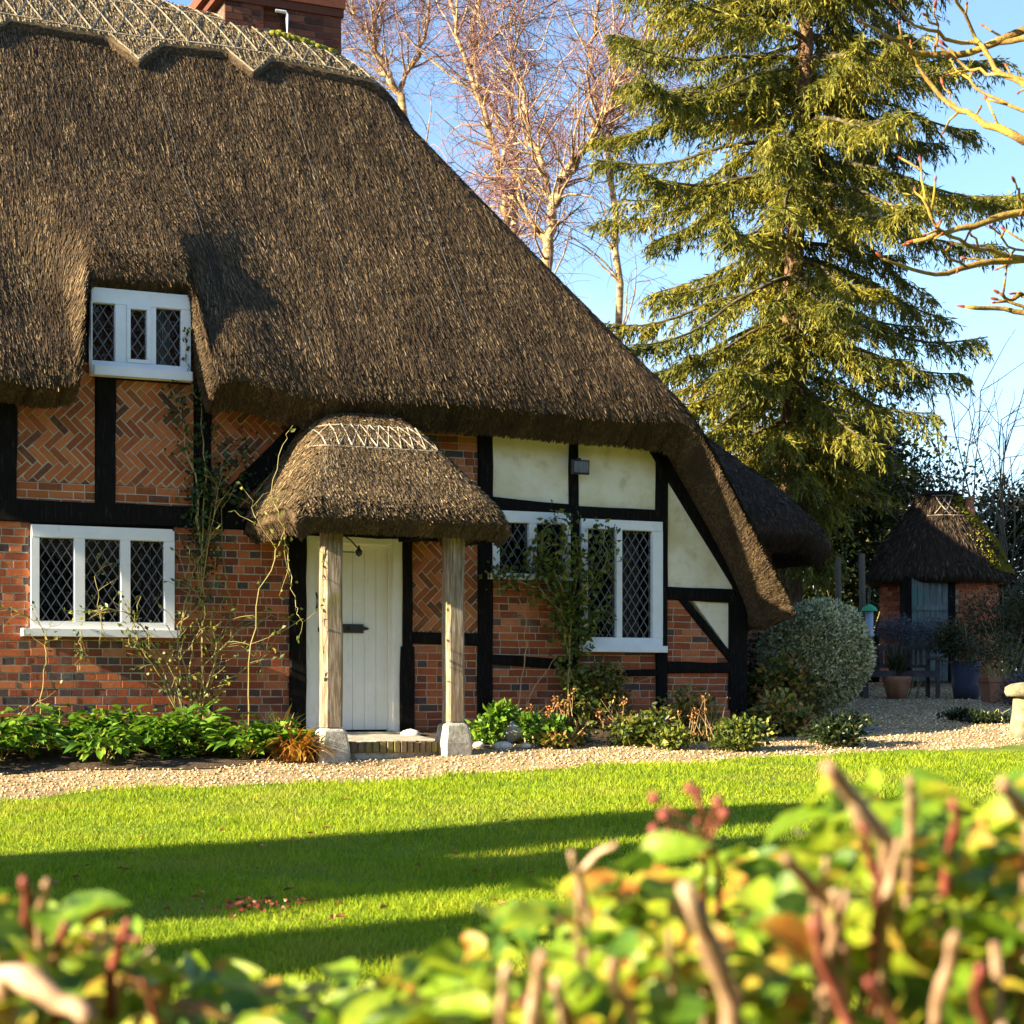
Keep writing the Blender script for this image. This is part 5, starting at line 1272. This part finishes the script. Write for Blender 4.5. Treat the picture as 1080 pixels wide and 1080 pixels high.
for a, b in ((757,846),(735,836),(700,860),(690,842),(705,880),(690,875),(764,858),(728,832)):
    c = at(a, b, 1.95)-ho; mb.lathe([(.001,-.006),(.006,-.003),(.0065,.002),(.002,.007)], 8, tuple(c)); mb.tube([c, c+np.array([(745-a)/FPX*1.95*.9,0,-.03])], .0016, 4)
mb.build('buds', M['red_twig'], hedge, True)

# ================================================================== CAMERA, SUN, SKY
cam = bpy.data.objects.new('camera', bpy.data.cameras.new('camera')); COL.objects.link(cam); SC.camera = cam
cam.location = (0,0,EYE); cam.rotation_euler = (PI/2,0,0)
cd = cam.data; cd.sensor_width = 36; cd.lens = FPX/1080*36; cd.shift_y = (HOR-540)/1080; cd.clip_start = .05; cd.clip_end = 3000
cd.dof.use_dof = True; cd.dof.focus_distance = 18.8; cd.dof.aperture_fstop = cd.lens/1000/.0115
SUN_EL = math.radians(21); SUN_AZ = TH+math.radians(3)
ld = np.array([math.cos(SUN_AZ)*math.cos(SUN_EL), math.sin(SUN_AZ)*math.cos(SUN_EL), -math.sin(SUN_EL)])   # where the light travels
sl = bpy.data.lights.new('sun', 'SUN'); sl.energy = 5; sl.angle = math.radians(.5); sl.color = (1, .84, .57)
so = bpy.data.objects.new('sun', sl); COL.objects.link(so)
from mathutils import Vector
so.rotation_euler = Vector(ld).to_track_quat('-Z','Y').to_euler(); so.location = (-20,-10,20)
w = bpy.data.worlds.new('World'); SC.world = w; w.use_nodes = True; t = w.node_tree; t.nodes.clear(); Lk = t.links.new
out = N(t, 'ShaderNodeOutputWorld'); bg = N(t, 'ShaderNodeBackground', Strength=.075)
sky = N(t, 'ShaderNodeTexSky', sky_type='NISHITA'); sky.sun_disc = False; sky.sun_elevation = SUN_EL; sky.sun_rotation = math.atan2(-ld[0], -ld[1]); sky.altitude = 50; sky.ozone_density = 3.0; sky.dust_density = .4
tc = N(t, 'ShaderNodeTexCoord'); mp = N(t, 'ShaderNodeMapping'); mp.inputs['Scale'].default_value = (1,1,2.6); Lk(tc.outputs['Generated'], mp.inputs[0])
nz = N(t, 'ShaderNodeTexNoise', Scale=3.2, Detail=8, Roughness=.55); Lk(mp.outputs[0], nz.inputs['Vector'])
sep = N(t, 'ShaderNodeSeparateXYZ'); Lk(tc.outputs['Generated'], sep.inputs[0])
hz = N(t, 'ShaderNodeMapRange'); hz.inputs['From Min'].default_value = .02; hz.inputs['From Max'].default_value = .30; hz.inputs['To Min'].default_value = .26; hz.inputs['To Max'].default_value = -.22; Lk(sep.outputs['Z'], hz.inputs['Value'])
ad = N(t, 'ShaderNodeMath', operation='ADD'); Lk(nz.outputs['Fac'], ad.inputs[0]); Lk(hz.outputs[0], ad.inputs[1])
cl = N(t, 'ShaderNodeMapRange', interpolation_type='SMOOTHSTEP'); cl.inputs['From Min'].default_value = .5; cl.inputs['From Max'].default_value = .85; Lk(ad.outputs[0], cl.inputs['Value'])
mx = N(t, 'ShaderNodeMix', data_type='RGBA'); Lk(cl.outputs[0], mx.inputs[0]); Lk(sky.outputs[0], mx.inputs[6]); mx.inputs[7].default_value = (3.4,3.65,4.0,1)
Lk(mx.outputs[2], bg.inputs['Color']); Lk(bg.outputs[0], out.inputs['Surface'])
vs = SC.view_settings; vs.view_transform = 'Standard'; vs.look = 'None'; vs.exposure = 2.1; vs.gamma = 1.0
SC.cycles.max_bounces = 6; SC.cycles.transparent_max_bounces = 8
SC.cycles.use_denoising = True
